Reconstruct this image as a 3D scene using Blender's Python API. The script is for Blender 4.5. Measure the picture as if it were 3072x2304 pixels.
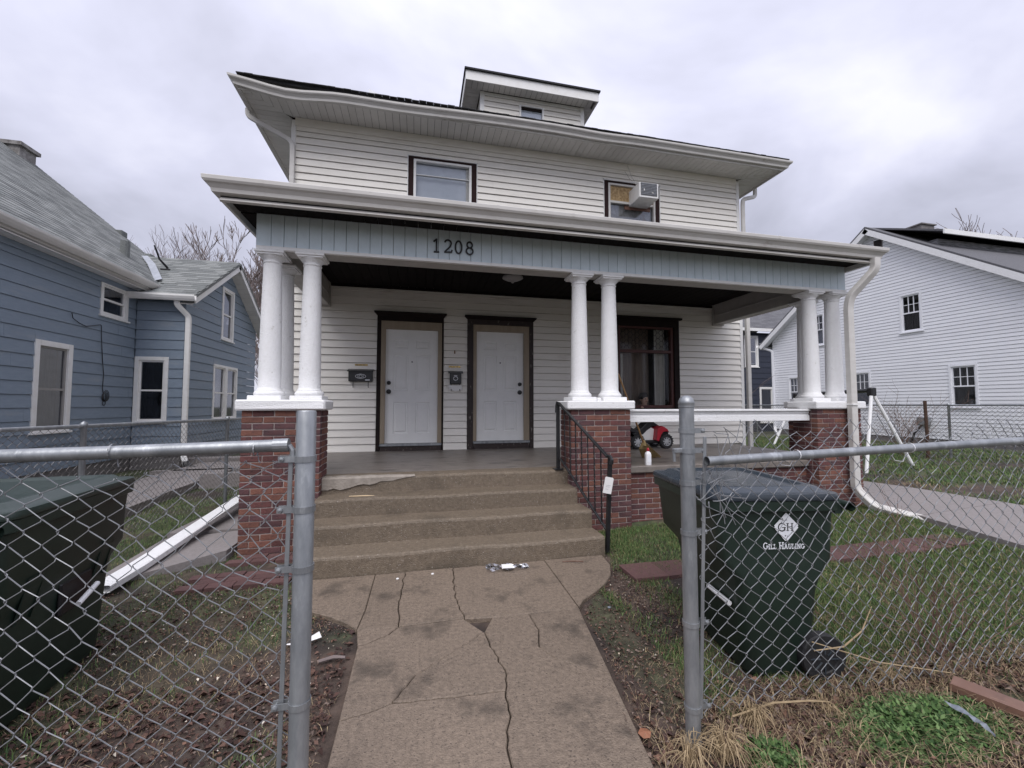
import bpy, math, random
import numpy as np
from math import radians, sin, cos, pi
random.seed(7); rng = np.random.default_rng(11)
for _o in list(bpy.data.objects): bpy.data.objects.remove(_o)
SC = bpy.context.scene
COL = SC.collection

# ------------------------------------------------------------------ camera, sky, sun, exposure
CAM_H = 1.56; YAW = radians(12.83); PITCH = radians(2.9); FPX = 1250.0
_c = bpy.data.cameras.new('camera'); CAM = bpy.data.objects.new('camera', _c); COL.objects.link(CAM)
CAM.location = (0, 0, CAM_H); CAM.rotation_euler = (radians(90) + PITCH, 0, -YAW)
_c.sensor_width = 36; _c.lens = 36 * FPX / 3072; _c.clip_start = 0.02; _c.clip_end = 800
SC.camera = CAM
SC.view_settings.view_transform = 'Standard'; SC.view_settings.look = 'None'
SC.view_settings.gamma = 1; SC.view_settings.use_curve_mapping = False
SC.view_settings.exposure = 0.66
SUN_EL, SUN_AZ = radians(55), radians(200)       # azimuth clockwise from +Y: behind the camera, a little to its left
W = bpy.data.worlds.new('World'); SC.world = W; W.use_nodes = True
nt = W.node_tree; nt.nodes.clear()
def wn(t, **k):
    n = nt.nodes.new(t)
    for a, b in k.items(): setattr(n, a, b)
    return n
L = nt.links.new
out = wn('ShaderNodeOutputWorld'); bg = wn('ShaderNodeBackground'); bg.inputs['Strength'].default_value = 0.1
sky = wn('ShaderNodeTexSky', sky_type='NISHITA', sun_disc=False); sky.sun_elevation = SUN_EL; sky.sun_rotation = SUN_AZ
tc = wn('ShaderNodeTexCoord'); sep = wn('ShaderNodeSeparateXYZ'); L(tc.outputs['Generated'], sep.inputs[0])
add = wn('ShaderNodeMath', operation='MAXIMUM'); L(sep.outputs['Z'], add.inputs[0]); add.inputs[1].default_value = 0.0
a2 = wn('ShaderNodeMath', operation='ADD'); L(add.outputs[0], a2.inputs[0]); a2.inputs[1].default_value = 0.32
dx = wn('ShaderNodeMath', operation='DIVIDE'); L(sep.outputs['X'], dx.inputs[0]); L(a2.outputs[0], dx.inputs[1])
dy = wn('ShaderNodeMath', operation='DIVIDE'); L(sep.outputs['Y'], dy.inputs[0]); L(a2.outputs[0], dy.inputs[1])
cmb = wn('ShaderNodeCombineXYZ'); L(dx.outputs[0], cmb.inputs[0]); L(dy.outputs[0], cmb.inputs[1])
nz = wn('ShaderNodeTexNoise'); nz.inputs['Scale'].default_value = 1.15; nz.inputs['Detail'].default_value = 6; nz.inputs['Roughness'].default_value = 0.52
nz.inputs['Distortion'].default_value = 0.35; L(cmb.outputs[0], nz.inputs['Vector'])
cr = wn('ShaderNodeValToRGB'); L(nz.outputs['Fac'], cr.inputs[0])
e = cr.color_ramp.elements; e[0].position = 0.36; e[0].color = (0.39, 0.395, 0.475, 1); e[1].position = 0.62; e[1].color = (0.70, 0.70, 0.80, 1)
em = cr.color_ramp.elements.new(0.5); em.color = (0.54, 0.545, 0.66, 1)
# an overcast sky is brighter overhead than near the horizon
s2 = wn('ShaderNodeMath', operation='MULTIPLY'); L(add.outputs[0], s2.inputs[0]); L(add.outputs[0], s2.inputs[1])
gm = wn('ShaderNodeMath', operation='MULTIPLY_ADD'); L(s2.outputs[0], gm.inputs[0]); gm.inputs[1].default_value = 7.5; gm.inputs[2].default_value = 7.7
vm = wn('ShaderNodeVectorMath', operation='SCALE'); L(cr.outputs[0], vm.inputs[0]); L(gm.outputs[0], vm.inputs['Scale'])
mx = wn('ShaderNodeMix', data_type='RGBA'); mx.inputs[0].default_value = 0.93; L(sky.outputs[0], mx.inputs[6]); L(vm.outputs[0], mx.inputs[7])
L(mx.outputs[2], bg.inputs['Color']); L(bg.outputs[0], out.inputs[0])
_s = bpy.data.lights.new('sun', 'SUN'); SUN = bpy.data.objects.new('sun', _s); COL.objects.link(SUN)
_s.energy = 1.5; _s.angle = radians(50); _s.color = (1, 0.97, 0.93)
SUN.rotation_euler = (radians(90) - SUN_EL, 0, -SUN_AZ + pi); SUN.location = (0, -5, 20)

# ------------------------------------------------------------------ materials
MATS = {}
def mat(name, c1, c2=None, scale=6, rough=0.7, metal=0, bump=0.0, bscale=None, c3=None, s3=1.2, f3=0.5, rnd=0.0, spec=0.5, detail=5, stretch=None, attr=None, coat=0.0, sheen=None, speck=None):
    """c1..c2 mixed by fine noise, c3 blotches by large noise, rnd = brightness change from object to object"""
    if name in MATS: return MATS[name]
    m = bpy.data.materials.new(name); m.use_nodes = True; t = m.node_tree; n = t.nodes; l = t.links.new
    b = n['Principled BSDF']; b.inputs['Roughness'].default_value = rough; b.inputs['Metallic'].default_value = metal
    b.inputs['Specular IOR Level'].default_value = spec; b.inputs['Coat Weight'].default_value = coat
    tcx = n.new('ShaderNodeTexCoord'); vec = tcx.outputs['Object']
    if stretch:
        mp = n.new('ShaderNodeMapping'); mp.inputs['Scale'].default_value = stretch; l(vec, mp.inputs[0]); vec = mp.outputs[0]
    no = n.new('ShaderNodeTexNoise'); no.inputs['Scale'].default_value = scale; no.inputs['Detail'].default_value = detail; no.inputs['Roughness'].default_value = .65; l(vec, no.inputs['Vector'])
    col = None
    def mixc(fac, a, bb):
        x = n.new('ShaderNodeMix'); x.data_type = 'RGBA'; l(fac, x.inputs[0])
        for s, v in ((6, a), (7, bb)):
            if isinstance(v, tuple): x.inputs[s].default_value = (*v, 1)
            else: l(v, x.inputs[s])
        return x.outputs[2]
    def ramp(src, a, bb):
        r = n.new('ShaderNodeMapRange'); r.inputs[1].default_value = a; r.inputs[2].default_value = bb; l(src, r.inputs[0]); return r.outputs[0]
    base = c1
    if attr:
        at = n.new('ShaderNodeAttribute'); at.attribute_name = attr; base = at.outputs['Color']
    if c2 is not None: base = mixc(ramp(no.outputs[0], .32, .68), base, c2)
    if c3 is not None:
        n3 = n.new('ShaderNodeTexNoise'); n3.inputs['Scale'].default_value = s3; n3.inputs['Detail'].default_value = 9; n3.inputs['Roughness'].default_value = .68; l(vec, n3.inputs['Vector'])
        base = mixc(ramp(n3.outputs[0], f3, f3 + .12), base, c3)
    if speck:
        (sc_, sz, sc3) = speck
        vo = n.new('ShaderNodeTexNoise'); vo.inputs['Scale'].default_value = sc_; vo.inputs['Detail'].default_value = 2; l(tcx.outputs['Object'], vo.inputs['Vector'])
        base = mixc(ramp(vo.outputs[0], sz, sz + .05), base, sc3)
    if rnd:
        oi = n.new('ShaderNodeObjectInfo'); hs = n.new('ShaderNodeHueSaturation'); hs.inputs['Saturation'].default_value = 1
        r = n.new('ShaderNodeMapRange'); r.inputs[3].default_value = 1 - rnd; r.inputs[4].default_value = 1 + rnd; l(oi.outputs['Random'], r.inputs[0]); l(r.outputs[0], hs.inputs['Value'])
        if isinstance(base, tuple): hs.inputs['Color'].default_value = (*base, 1)
        else: l(base, hs.inputs['Color'])
        base = hs.outputs[0]
    if isinstance(base, tuple): b.inputs['Base Color'].default_value = (*base, 1)
    else: l(base, b.inputs['Base Color'])
    if bump:
        bs = n.new('ShaderNodeTexNoise'); bs.inputs['Scale'].default_value = bscale or scale * 3; bs.inputs['Detail'].default_value = 4; l(vec, bs.inputs['Vector'])
        bp = n.new('ShaderNodeBump'); bp.inputs['Strength'].default_value = bump; bp.inputs['Distance'].default_value = .01; l(bs.outputs[0], bp.inputs['Height']); l(bp.outputs[0], b.inputs['Normal'])
    MATS[name] = m; return m
def glassmat(name, tint=(.8, .85, .88), refl=.12, rough=.03, graze=.9):
    if name in MATS: return MATS[name]
    m = bpy.data.materials.new(name); m.use_nodes = True; t = m.node_tree; n = t.nodes; l = t.links.new; n.clear()
    o = n.new('ShaderNodeOutputMaterial'); tr = n.new('ShaderNodeBsdfTransparent'); tr.inputs[0].default_value = (*tint, 1)
    g = n.new('ShaderNodeBsdfGlossy'); g.inputs['Roughness'].default_value = rough; g.inputs[0].default_value = (.9, .93, 1, 1)
    lw = n.new('ShaderNodeLayerWeight'); lw.inputs[0].default_value = .35
    mr = n.new('ShaderNodeMapRange'); mr.inputs[3].default_value = refl; mr.inputs[4].default_value = graze; l(lw.outputs['Fresnel'], mr.inputs[0])
    mxs = n.new('ShaderNodeMixShader'); l(mr.outputs[0], mxs.inputs[0]); l(tr.outputs[0], mxs.inputs[1]); l(g.outputs[0], mxs.inputs[2]); l(mxs.outputs[0], o.inputs[0])
    MATS[name] = m; return m
M = dict(
 siding=mat('cream_vinyl', (.84, .81, .76), (.79, .76, .70), 3, .5, c3=(.68, .645, .59), s3=1.6, f3=.55, bump=.12, bscale=40, stretch=(.6, 1, 5), rnd=.03),
 trimw=mat('white_trim', (.82, .82, .82), (.76, .75, .73), 8, .55, c3=(.52, .49, .45), s3=3, f3=.64),
 paint=mat('white_chipped_paint', (.84, .84, .85), (.79, .79, .79), 20, .6, c3=(.46, .44, .40), s3=13, f3=.625, bump=.7, bscale=70, rnd=.02),
 gutter=mat('gutter_aluminium', (.62, .605, .58), (.55, .53, .505), 4, .42, c3=(.38, .34, .31), s3=2.5, f3=.63, stretch=(1, 1, 3)),
 soffit=mat('soffit_vinyl', (.72, .705, .68), (.66, .645, .62), 5, .6, rnd=.04),
 frieze=mat('pale_blue_panel', (.70, .80, .845), (.64, .735, .78), 10, .5, rnd=.03, bump=.1, bscale=60),
 dark=mat('dark_brown_paint', (.012, .008, .008), (.02, .013, .012), 9, .75, spec=.2),
 shut=mat('brown_trim', (.03, .018, .018), (.04, .024, .024), 9, .85, spec=.1),
 peel=mat('peeling_dark_paint', (.022, .014, .013), (.032, .02, .018), 9, .6, c3=(.36, .32, .29), s3=12, f3=.60, stretch=(2, 2, .7), bump=.3),
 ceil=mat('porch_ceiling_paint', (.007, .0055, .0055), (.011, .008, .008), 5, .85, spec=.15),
 beam=mat('porch_beam_paint', (.46, .44, .42), (.38, .36, .34), 5, .6, c3=(.12, .09, .08), s3=7, f3=.68),
 jamb=mat('bare_pine_jamb', (.33, .27, .20), (.26, .21, .15), 12, .6, stretch=(1, 1, .15)),
 door=mat('white_steel_door', (.80, .80, .79), (.75, .75, .74), 5, .45, bump=.05),
 mortar=mat('mortar', (.43, .37, .345), (.31, .26, .245), 25, .9, bump=.5, bscale=80),
 conc=mat('wet_step_concrete', (.20, .158, .115), (.125, .097, .070), 30, .6, c3=(.105, .083, .060), s3=1.6, f3=.54, bump=.8, bscale=90, rnd=.10, speck=(80, .66, (.33, .29, .25))),
 floor=mat('porch_floor_concrete', (.215, .19, .17), (.145, .125, .112), 7, .42, c3=(.085, .073, .067), s3=2.4, f3=.53, bump=.25, bscale=60, stretch=(1, 1.6, 1)),
 patch=mat('light_concrete_patch', (.36, .32, .28), (.24, .21, .18), 10, .8, bump=.6, bscale=50),
 walk=mat('walk_concrete', (.25, .195, .148), (.15, .116, .088), 38, .62, c3=(.095, .075, .058), s3=2.6, f3=.53, bump=.8, bscale=110, rnd=.07, speck=(75, .63, (.085, .066, .052))),
 greywalk=mat('grey_concrete', (.26, .235, .23), (.21, .19, .185), 25, .8, bump=.4, rnd=.06),
 paver=mat('red_paver', (.125, .062, .058), (.09, .047, .045), 30, .85, bump=.5, rnd=.15),
 iron=mat('black_iron', (.012, .012, .013), (.02, .02, .022), 20, .35, bump=.2),
 galv=mat('galvanised_steel', (.37, .385, .40), (.22, .235, .25), 16, .40, metal=.55, c3=(.50, .52, .54), s3=9, f3=.58, bump=.15, stretch=(1, 1, .3)),
 wire=mat('galvanised_wire', (.32, .33, .345), (.23, .235, .25), 30, .45, metal=.45),
 oldwire=mat('old_wire', (.22, .21, .20), (.13, .12, .115), 20, .6, metal=.3),
 rust=mat('rusty_steel', (.05, .03, .022), (.09, .05, .035), 20, .9),
 bin=mat('green_bin_plastic', (.014, .027, .020), (.018, .033, .025), 6, .42, c3=(.025, .04, .031), s3=4, f3=.6, bump=.06, bscale=90),
 glid=mat('green_lid_plastic', (.022, .036, .030), (.030, .046, .038), 5, .35, bump=.05),
 lid=mat('bin_lid_plastic', (.028, .038, .05), (.045, .055, .066), 5, .26, c3=(.09, .10, .11), s3=3, f3=.60, bump=.05),
 bluesid=mat('blue_siding_paint', (.235, .29, .36), (.205, .255, .322), 9, .7, c3=(.26, .30, .35), s3=1.5, f3=.55, bump=.25, bscale=40, rnd=.03, stretch=(1, .6, 3)),
 white=mat('white_vinyl_siding', (.84, .85, .88), (.80, .81, .85), 3, .5, rnd=.025, c3=(.74, .75, .78), s3=.9, f3=.60),
 navy=mat('navy_siding', (.028, .034, .055), (.035, .042, .065), 8, .6, rnd=.08),
 shing=mat('grey_shingle', (.215, .225, .222), (.12, .13, .128), 45, .9, bump=.5, bscale=120, rnd=.22, c3=(.12, .13, .13), s3=1.0, f3=.58),
 dshing=mat('black_shingle', (.018, .018, .02), (.03, .03, .032), 30, .9, bump=.5),
 gshing=mat('dark_grey_shingle', (.085, .085, .095), (.14, .14, .15), 30, .9, bump=.5),
 found=mat('foundation_concrete', (.20, .19, .19), (.14, .13, .13), 6, .85, bump=.5),
 stone=mat('chimney_stone', (.12, .11, .105), (.32, .31, .30), 7, .9, bump=.8, bscale=12),
 flash=mat('zinc_flashing', (.40, .42, .47), (.28, .30, .33), 9, .6, metal=.2),
 black=mat('black_plastic', (.010, .010, .012), None, 5, .4),
 tire=mat('tyre_plastic', (.012, .012, .014), (.02, .02, .022), 20, .6, bump=.3),
 red=mat('red_plastic', (.42, .02, .035), (.35, .015, .03), 6, .3),
 silver=mat('silver_plastic', (.52, .53, .55), None, 5, .35, metal=.3),
 whitep=mat('white_plastic', (.82, .82, .84), None, 5, .4),
 straw=mat('broom_corn', (.36, .27, .13), (.22, .16, .07), 60, .85, stretch=(3, 3, .4)),
 wood=mat('wood_handle', (.30, .17, .07), (.22, .12, .05), 10, .5, stretch=(2, 2, .3)),
 osb=mat('particle_board', (.50, .36, .19), (.24, .15, .07), 26, .8, detail=2),
 brass=mat('brass', (.45, .32, .12), None, 5, .3, metal=.9),
 curtain_or_dark_sheet=mat('white_curtain', (.62, .62, .60), (.5, .5, .48), 5, .9),
 blind=mat('window_blind', (.80, .80, .84), (.70, .71, .76), 4, .7),
 room=mat('dim_room', (.05, .042, .038), (.035, .03, .028), 3, .9),
 sash=mat('maroon_sash', (.10, .03, .025), (.06, .018, .016), 8, .5, c3=(.2, .1, .07), s3=6, f3=.62),
 bark=mat('bark', (.16, .125, .12), (.22, .18, .17), 12, .9, bump=.4),
 twig=mat('twig', (.13, .075, .055), (.20, .13, .10), 12, .9),
 brownm=mat('brown_metal', (.17, .095, .07), (.22, .125, .09), 6, .35, c3=(.1, .06, .045), s3=4, f3=.6),
 film=mat('grey_film', (.13, .15, .18), (.22, .245, .28), 14, .3),
 paper=mat('paper', (.8, .79, .78), None, 5, .8),
 decal=mat('white_decal', (.80, .82, .86), None, 5, .5),
 ink=mat('black_print', (.02, .02, .022), None, 5, .6),
 skin=mat('skin', (.66, .44, .34), None, 5, .6), hair=mat('dark_hair', (.02, .014, .01), None, 5, .7), shirt=mat('blue_shirt', (.10, .13, .26), None, 5, .8),
 dirt=mat('dirt', (.06, .045, .038), None, 12, .95, attr='tone', bump=1.0, bscale=55, detail=8),
 blade=mat('grass_blades', (.08, .1, .04), None, 10, .8, attr='tone', spec=.2),
 litter=mat('dead_leaves', (.12, .07, .05), None, 10, .85, attr='tone', spec=.25),
 pebble=mat('pebble', (.5, .46, .4), (.3, .27, .23), 20, .8),
)
BRICKS = [mat('brick_red', (.135, .050, .046), (.085, .034, .033), 14, .85, bump=.6, bscale=70, rnd=.22, c3=(.055, .035, .034), s3=7, f3=.58),
          mat('brick_orange', (.205, .088, .06), (.125, .052, .04), 12, .85, bump=.6, bscale=70, rnd=.2, c3=(.09, .045, .045), s3=7, f3=.60),
          mat('brick_purple', (.065, .036, .043), (.11, .048, .048), 10, .85, bump=.6, bscale=70, rnd=.25, c3=(.22, .16, .16), s3=9, f3=.66)]
GLASS = glassmat('window_glass', (.84, .86, .87), .05, .03, .3); GLASSD = glassmat('big_window_glass', (.93, .93, .92), .008, .03, .07)
FILM = glassmat('clear_film', (.86, .87, .9), .22, .12)

# ------------------------------------------------------------------ mesh helpers
class MB:
    def __init__(s): s.v = []; s.f = []; s.mi = []; s.cur = 0
    def add(s, vs, fs):
        b = len(s.v); s.v += [tuple(p) for p in vs]; s.f += [tuple(b + i for i in f) for f in fs]; s.mi += [s.cur] * len(fs); return s
    def box(s, x0, x1, y0, y1, z0, z1, c=0.0):
        if x0 > x1: x0, x1 = x1, x0
        if y0 > y1: y0, y1 = y1, y0
        if z0 > z1: z0, z1 = z1, z0
        if c <= 0:
            v = [(x, y, z) for z in (z0, z1) for y in (y0, y1) for x in (x0, x1)]
            return s.add(v, [(0, 2, 3, 1), (4, 5, 7, 6), (0, 1, 5, 4), (2, 6, 7, 3), (0, 4, 6, 2), (1, 3, 7, 5)])
        return s.cb(np.array([(x0 + x1) / 2, (y0 + y1) / 2, (z0 + z1) / 2]), np.eye(3), ((x1 - x0) / 2, (y1 - y0) / 2, (z1 - z0) / 2), c)
    def cb(s, c0, ax, h, c):
        """chamfered oriented box"""
        c = min(c, min(h) * .8); vid = {}; vs = []
        for sx in (-1, 1):
            for sy in (-1, 1):
                for sz in (-1, 1):
                    for k in range(3):
                        d = [h[0] * sx, h[1] * sy, h[2] * sz]; sg = (sx, sy, sz)
                        for q in range(3):
                            if q != k: d[q] -= sg[q] * c
                        vid[(sx, sy, sz, k)] = len(vs); vs.append(c0 + ax[0] * d[0] + ax[1] * d[1] + ax[2] * d[2])
        fs = []
        S = [-1, 1]
        for k in range(3):
            a, b = [q for q in range(3) if q != k]
            for sk in S:
                def g(sa, sb):
                    t = [0, 0, 0]; t[k] = sk; t[a] = sa; t[b] = sb; return vid[(*t, k)]
                q = [g(-1, -1), g(1, -1), g(1, 1), g(-1, 1)]
                if (sk == 1) == (k == 1): q = q[::-1]
                fs.append(tuple(q))
        for k in range(3):
            a, b = [q for q in range(3) if q != k]
            for sa in S:
                for sb in S:
                    def g(sk, f):
                        t = [0, 0, 0]; t[k] = sk; t[a] = sa; t[b] = sb; return vid[(*t, f)]
                    fs.append((g(-1, a), g(1, a), g(1, b), g(-1, b)))
        for sx in S:
            for sy in S:
                for sz in S: fs.append(tuple(vid[(sx, sy, sz, k)] for k in range(3)))
        return s.add(vs, fs)
    def obox(s, c0, ax, h, c=0.0):
        ax = [np.array(a, float) for a in ax]; c0 = np.array(c0, float)
        if c > 0: return s.cb(c0, ax, h, c)
        v = [c0 + ax[0] * h[0] * i + ax[1] * h[1] * j + ax[2] * h[2] * k for k in (-1, 1) for j in (-1, 1) for i in (-1, 1)]
        return s.add(v, [(0, 2, 3, 1), (4, 5, 7, 6), (0, 1, 5, 4), (2, 6, 7, 3), (0, 4, 6, 2), (1, 3, 7, 5)])
    def tube(s, pts, r, n=8, cap=True, flat=None):
        P = np.array(pts, float); m = len(P); R = np.full(m, r, float) if np.isscalar(r) else np.array(r, float)
        T = np.gradient(P, axis=0); T /= np.linalg.norm(T, axis=1)[:, None] + 1e-12
        up = np.array([0, 0, 1.]) if abs(T[0][2]) < .9 else np.array([1., 0, 0])
        a = np.cross(T[0], up); a /= np.linalg.norm(a); vs = []
        ang = np.arange(n) * 2 * pi / n; ca, sa = np.cos(ang), np.sin(ang)
        for i in range(m):
            a = a - T[i] * np.dot(a, T[i]); a /= np.linalg.norm(a) + 1e-12; b = np.cross(T[i], a)
            vs.extend((P[i] + R[i] * (ca[:, None] * a + sa[:, None] * b * (flat or 1))).tolist())
        fs = [(i * n + j, i * n + (j + 1) % n, (i + 1) * n + (j + 1) % n, (i + 1) * n + j) for i in range(m - 1) for j in range(n)]
        if cap: fs += [tuple(range(n))[::-1], tuple((m - 1) * n + j for j in range(n))]
        return s.add(vs, fs)
    def lathe(s, prof, c, n=20, axis='z', cap=True):
        vs = []
        for (r, h) in prof:
            for j in range(n):
                t = 2 * pi * j / n; p = (r * cos(t), r * sin(t), h)
                if axis == 'y': p = (p[0], p[2], p[1])
                if axis == 'x': p = (p[2], p[0], p[1])
                vs.append((c[0] + p[0], c[1] + p[1], c[2] + p[2]))
        m = len(prof)
        fs = [(i * n + j, i * n + (j + 1) % n, (i + 1) * n + (j + 1) % n, (i + 1) * n + j) for i in range(m - 1) for j in range(n)]
        if cap: fs += [tuple(range(n))[::-1], tuple((m - 1) * n + j for j in range(n))]
        return s.add(vs, fs)
    def prism(s, poly, z0, z1, fn=None):
        """polygon (x,y) extruded z0..z1; fn maps (a,b,c) to world"""
        n = len(poly); fn = fn or (lambda a, b, c: (a, b, c))
        vs = [fn(a, b, z0) for a, b in poly] + [fn(a, b, z1) for a, b in poly]
        return s.add(vs, [tuple(range(n))[::-1], tuple(range(n, 2 * n))] + [(i, (i + 1) % n, n + (i + 1) % n, n + i) for i in range(n)])
    def sweep(s, prof, path, zoff=None, closed_prof=True):
        """profile (outward, z) swept along a horizontal path, outward = right-hand side; mitred"""
        P = np.array(path, float); m = len(P); k = len(prof); vs = []
        D = [(P[i + 1] - P[i])[:2] / np.linalg.norm((P[i + 1] - P[i])[:2]) for i in range(m - 1)]
        Nn = [np.array([d[1], -d[0]]) for d in D]
        for i in range(m):
            if i == 0: q = Nn[0]
            elif i == m - 1: q = Nn[-1]
            else:
                q = Nn[i - 1] + Nn[i]; q = q / np.dot(q, q) * 2
                q = q * 1.0
            for (o, z) in prof: vs.append((P[i][0] + q[0] * o, P[i][1] + q[1] * o, P[i][2] + z))
        fs = []
        kk = k if closed_prof else k - 1
        for i in range(m - 1):
            for j in range(kk): fs.append((i * k + j, (i + 1) * k + j, (i + 1) * k + (j + 1) % k, i * k + (j + 1) % k))
        if closed_prof: fs += [tuple(range(k)), tuple((m - 1) * k + j for j in range(k))[::-1]]
        return s.add(vs, fs)
def mesh_of(name, mb, m, off=(0, 0, 0), smooth=False):
    me = bpy.data.meshes.new(name); o = np.array(off, float)
    me.from_pydata((np.array(mb.v, float) - o).tolist(), [], mb.f)
    for x in (m if isinstance(m, (list, tuple)) else [m]): me.materials.append(x)
    if any(mb.mi): me.polygons.foreach_set('material_index', mb.mi)
    if smooth:
        me.polygons.foreach_set('use_smooth', [True] * len(me.polygons))
    return me
ROOT = {}
def T(name, label, cat, loc=(0, 0, 0), rz=0, group=None):
    o = bpy.data.objects.new(name, None); COL.objects.link(o); o.location = loc; o.rotation_euler = (0, 0, rz); o.empty_display_size = .1
    o['label'] = label; o['category'] = cat
    if group: o['group'] = group
    ROOT[o.name] = np.array(loc, float); return o
def root_of(o):
    while o.parent: o = o.parent
    return o
def P(name, mb, m, parent=None, world=True, smooth=False, kind=None, label=None, auto=False):
    off = ROOT.get(root_of(parent).name, np.zeros(3)) if (parent is not None and world) else (0, 0, 0)
    me = mesh_of(name, mb, m, off, smooth); o = bpy.data.objects.new(name, me); COL.objects.link(o)
    if parent is not None: o.parent = parent
    if auto:
        md = o.modifiers.new('edge', 'EDGE_SPLIT'); md.split_angle = radians(40)
        me.polygons.foreach_set('use_smooth', [True] * len(me.polygons))
    if kind: o['kind'] = kind
    if label: o['label'] = label
    return o
def single(name, mb, m, label, cat, group=None, **k):
    o = P(name, mb, m, None, **k); o['label'] = label; o['category'] = cat
    if group: o['group'] = group
    return o
def struct(name, mb, m, **k):
    o = P(name, mb, m, None, **k); o['kind'] = 'structure'; return o
def bevel(o, w=.004, seg=2):
    md = o.modifiers.new('bevel', 'BEVEL'); md.width = w; md.segments = seg; md.limit_method = 'ANGLE'; return o
class FR:
    """wall frame: u along the wall, w outward, z up"""
    def __init__(s, o, U, N): s.o = np.array(o, float); s.U = np.array(U, float); s.N = np.array(N, float)
    def __call__(s, u, w, z): return tuple(s.o + s.U * u + s.N * w + np.array([0, 0, z]))
    def box(s, mb, u0, u1, z0, z1, w0, w1, c=0.0):
        mb.obox(np.array(s((u0 + u1) / 2, (w0 + w1) / 2, (z0 + z1) / 2)), (s.U, s.N, (0, 0, 1)), (abs(u1 - u0) / 2, abs(w1 - w0) / 2, abs(z1 - z0) / 2), c); return mb
def cam_area(c, size):
    """how large a piece of this size shows (used only to choose which 300 repeats become objects)"""
    d = np.array(c) - np.array([0, 0, CAM_H]); f = d[0] * sin(YAW) + d[1] * cos(YAW); r = d[0] * cos(YAW) - d[1] * sin(YAW)
    if f < .3 or abs(r / f) > 1.35: return 0
    return size / (f * f)
def pieces(name, items, mats, parent, limit=300):
    """items: (centre, axes, half sizes, chamfer, weight); the largest in view are objects, the rest one stuff part"""
    off = ROOT[root_of(parent).name]
    items = sorted(items, key=lambda i: -cam_area(i[0], i[4])); cache = {}
    for k, (c, ax, h, ch, w) in enumerate(items[:limit]):
        key = tuple(round(float(x), 3) for x in h) + tuple(round(float(x), 2) for a in ax for x in a)
        mi = random.randrange(len(mats)) if len(mats) < 3 else random.choices(range(len(mats)), (4, 3, 2))[0]
        key = (*key, mi, random.randrange(2))
        if key not in cache:
            b = MB(); b.obox((0, 0, 0), ax, h, ch)
            jit = min(h) * .08
            b.v = [(x + random.uniform(-jit, jit), y + random.uniform(-jit, jit), z + random.uniform(-jit, jit)) for x, y, z in b.v]
            cache[key] = mesh_of(name, b, mats[mi])
        o = bpy.data.objects.new(name, cache[key]); COL.objects.link(o); o.parent = parent; o.location = np.array(c) - off
    if len(items) > limit:
        b = MB()
        for (c, ax, h, ch, w) in items[limit:]:
            b.cur = random.randrange(len(mats)); b.obox(c, ax, h)
        o = P(name + '_field', b, mats, parent, kind='stuff')
def siding(parent, fr, u0, u1, z0, z1, ex, m, openings=(), clip=None, depth=.026, name='siding_board', seams=None, gap=.008):
    z = z0; k = 0
    while z < z1 - .005:
        zt = min(z + ex, z1); cuts = {u0, u1}
        for (a, b, c, d) in openings:
            if c < zt and d > z: cuts |= {min(max(a, u0), u1), min(max(b, u0), u1)}
        if seams and k % 2 == 0:
            for q in seams: cuts.add(q + (k * .731 % 1.6))
        cs = sorted(c for c in cuts if u0 <= c <= u1)
        for a, b in zip(cs[:-1], cs[1:]):
            if b - a < .012: continue
            zr = [(z, zt)]
            for (oa, ob, oc, od) in openings:
                if oa < (a + b) / 2 < ob:
                    nr = []
                    for (p, q) in zr:
                        if oc > p: nr.append((p, min(q, oc)))
                        if od < q: nr.append((max(p, od), q))
                    zr = [r for r in nr if r[1] - r[0] > .004]
            for (p, q) in zr:
                aa, bb, at, bt = a, b, a, b
                if clip:
                    l0, r0 = clip(p); l1, r1 = clip(q)
                    aa, bb, at, bt = max(a, l0), min(b, r0), max(a, l1), min(b, r1)
                    if bb - aa < .02: continue
                    if bt < at: at = bt = (at + bt) / 2
                g = .0007; q = q - gap if q - p > gap * 2 else q
                dv = depth * (.92 + .16 * random.random())
                v = []
                for (ua, ub) in ((aa + g, bb - g),):
                    v = [fr(ua, 0, p), fr(ub, 0, p), fr(ub, dv, p + .001), fr(ua, dv, p + .001),
                         fr(ua, dv, p + .006), fr(ub, dv, p + .006), fr(bt - g, dv * .25, q), fr(at + g, dv * .25, q), fr(at + g, 0, q), fr(bt - g, 0, q)]
                mb = MB(); mb.add(v, [(0, 1, 2, 3), (3, 2, 5, 4), (4, 5, 6, 7), (7, 6, 9, 8), (8, 9, 1, 0), (0, 3, 4, 7, 8), (1, 9, 6, 5, 2)])
                P(name, mb, m, parent)
        z = zt; k += 1
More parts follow.
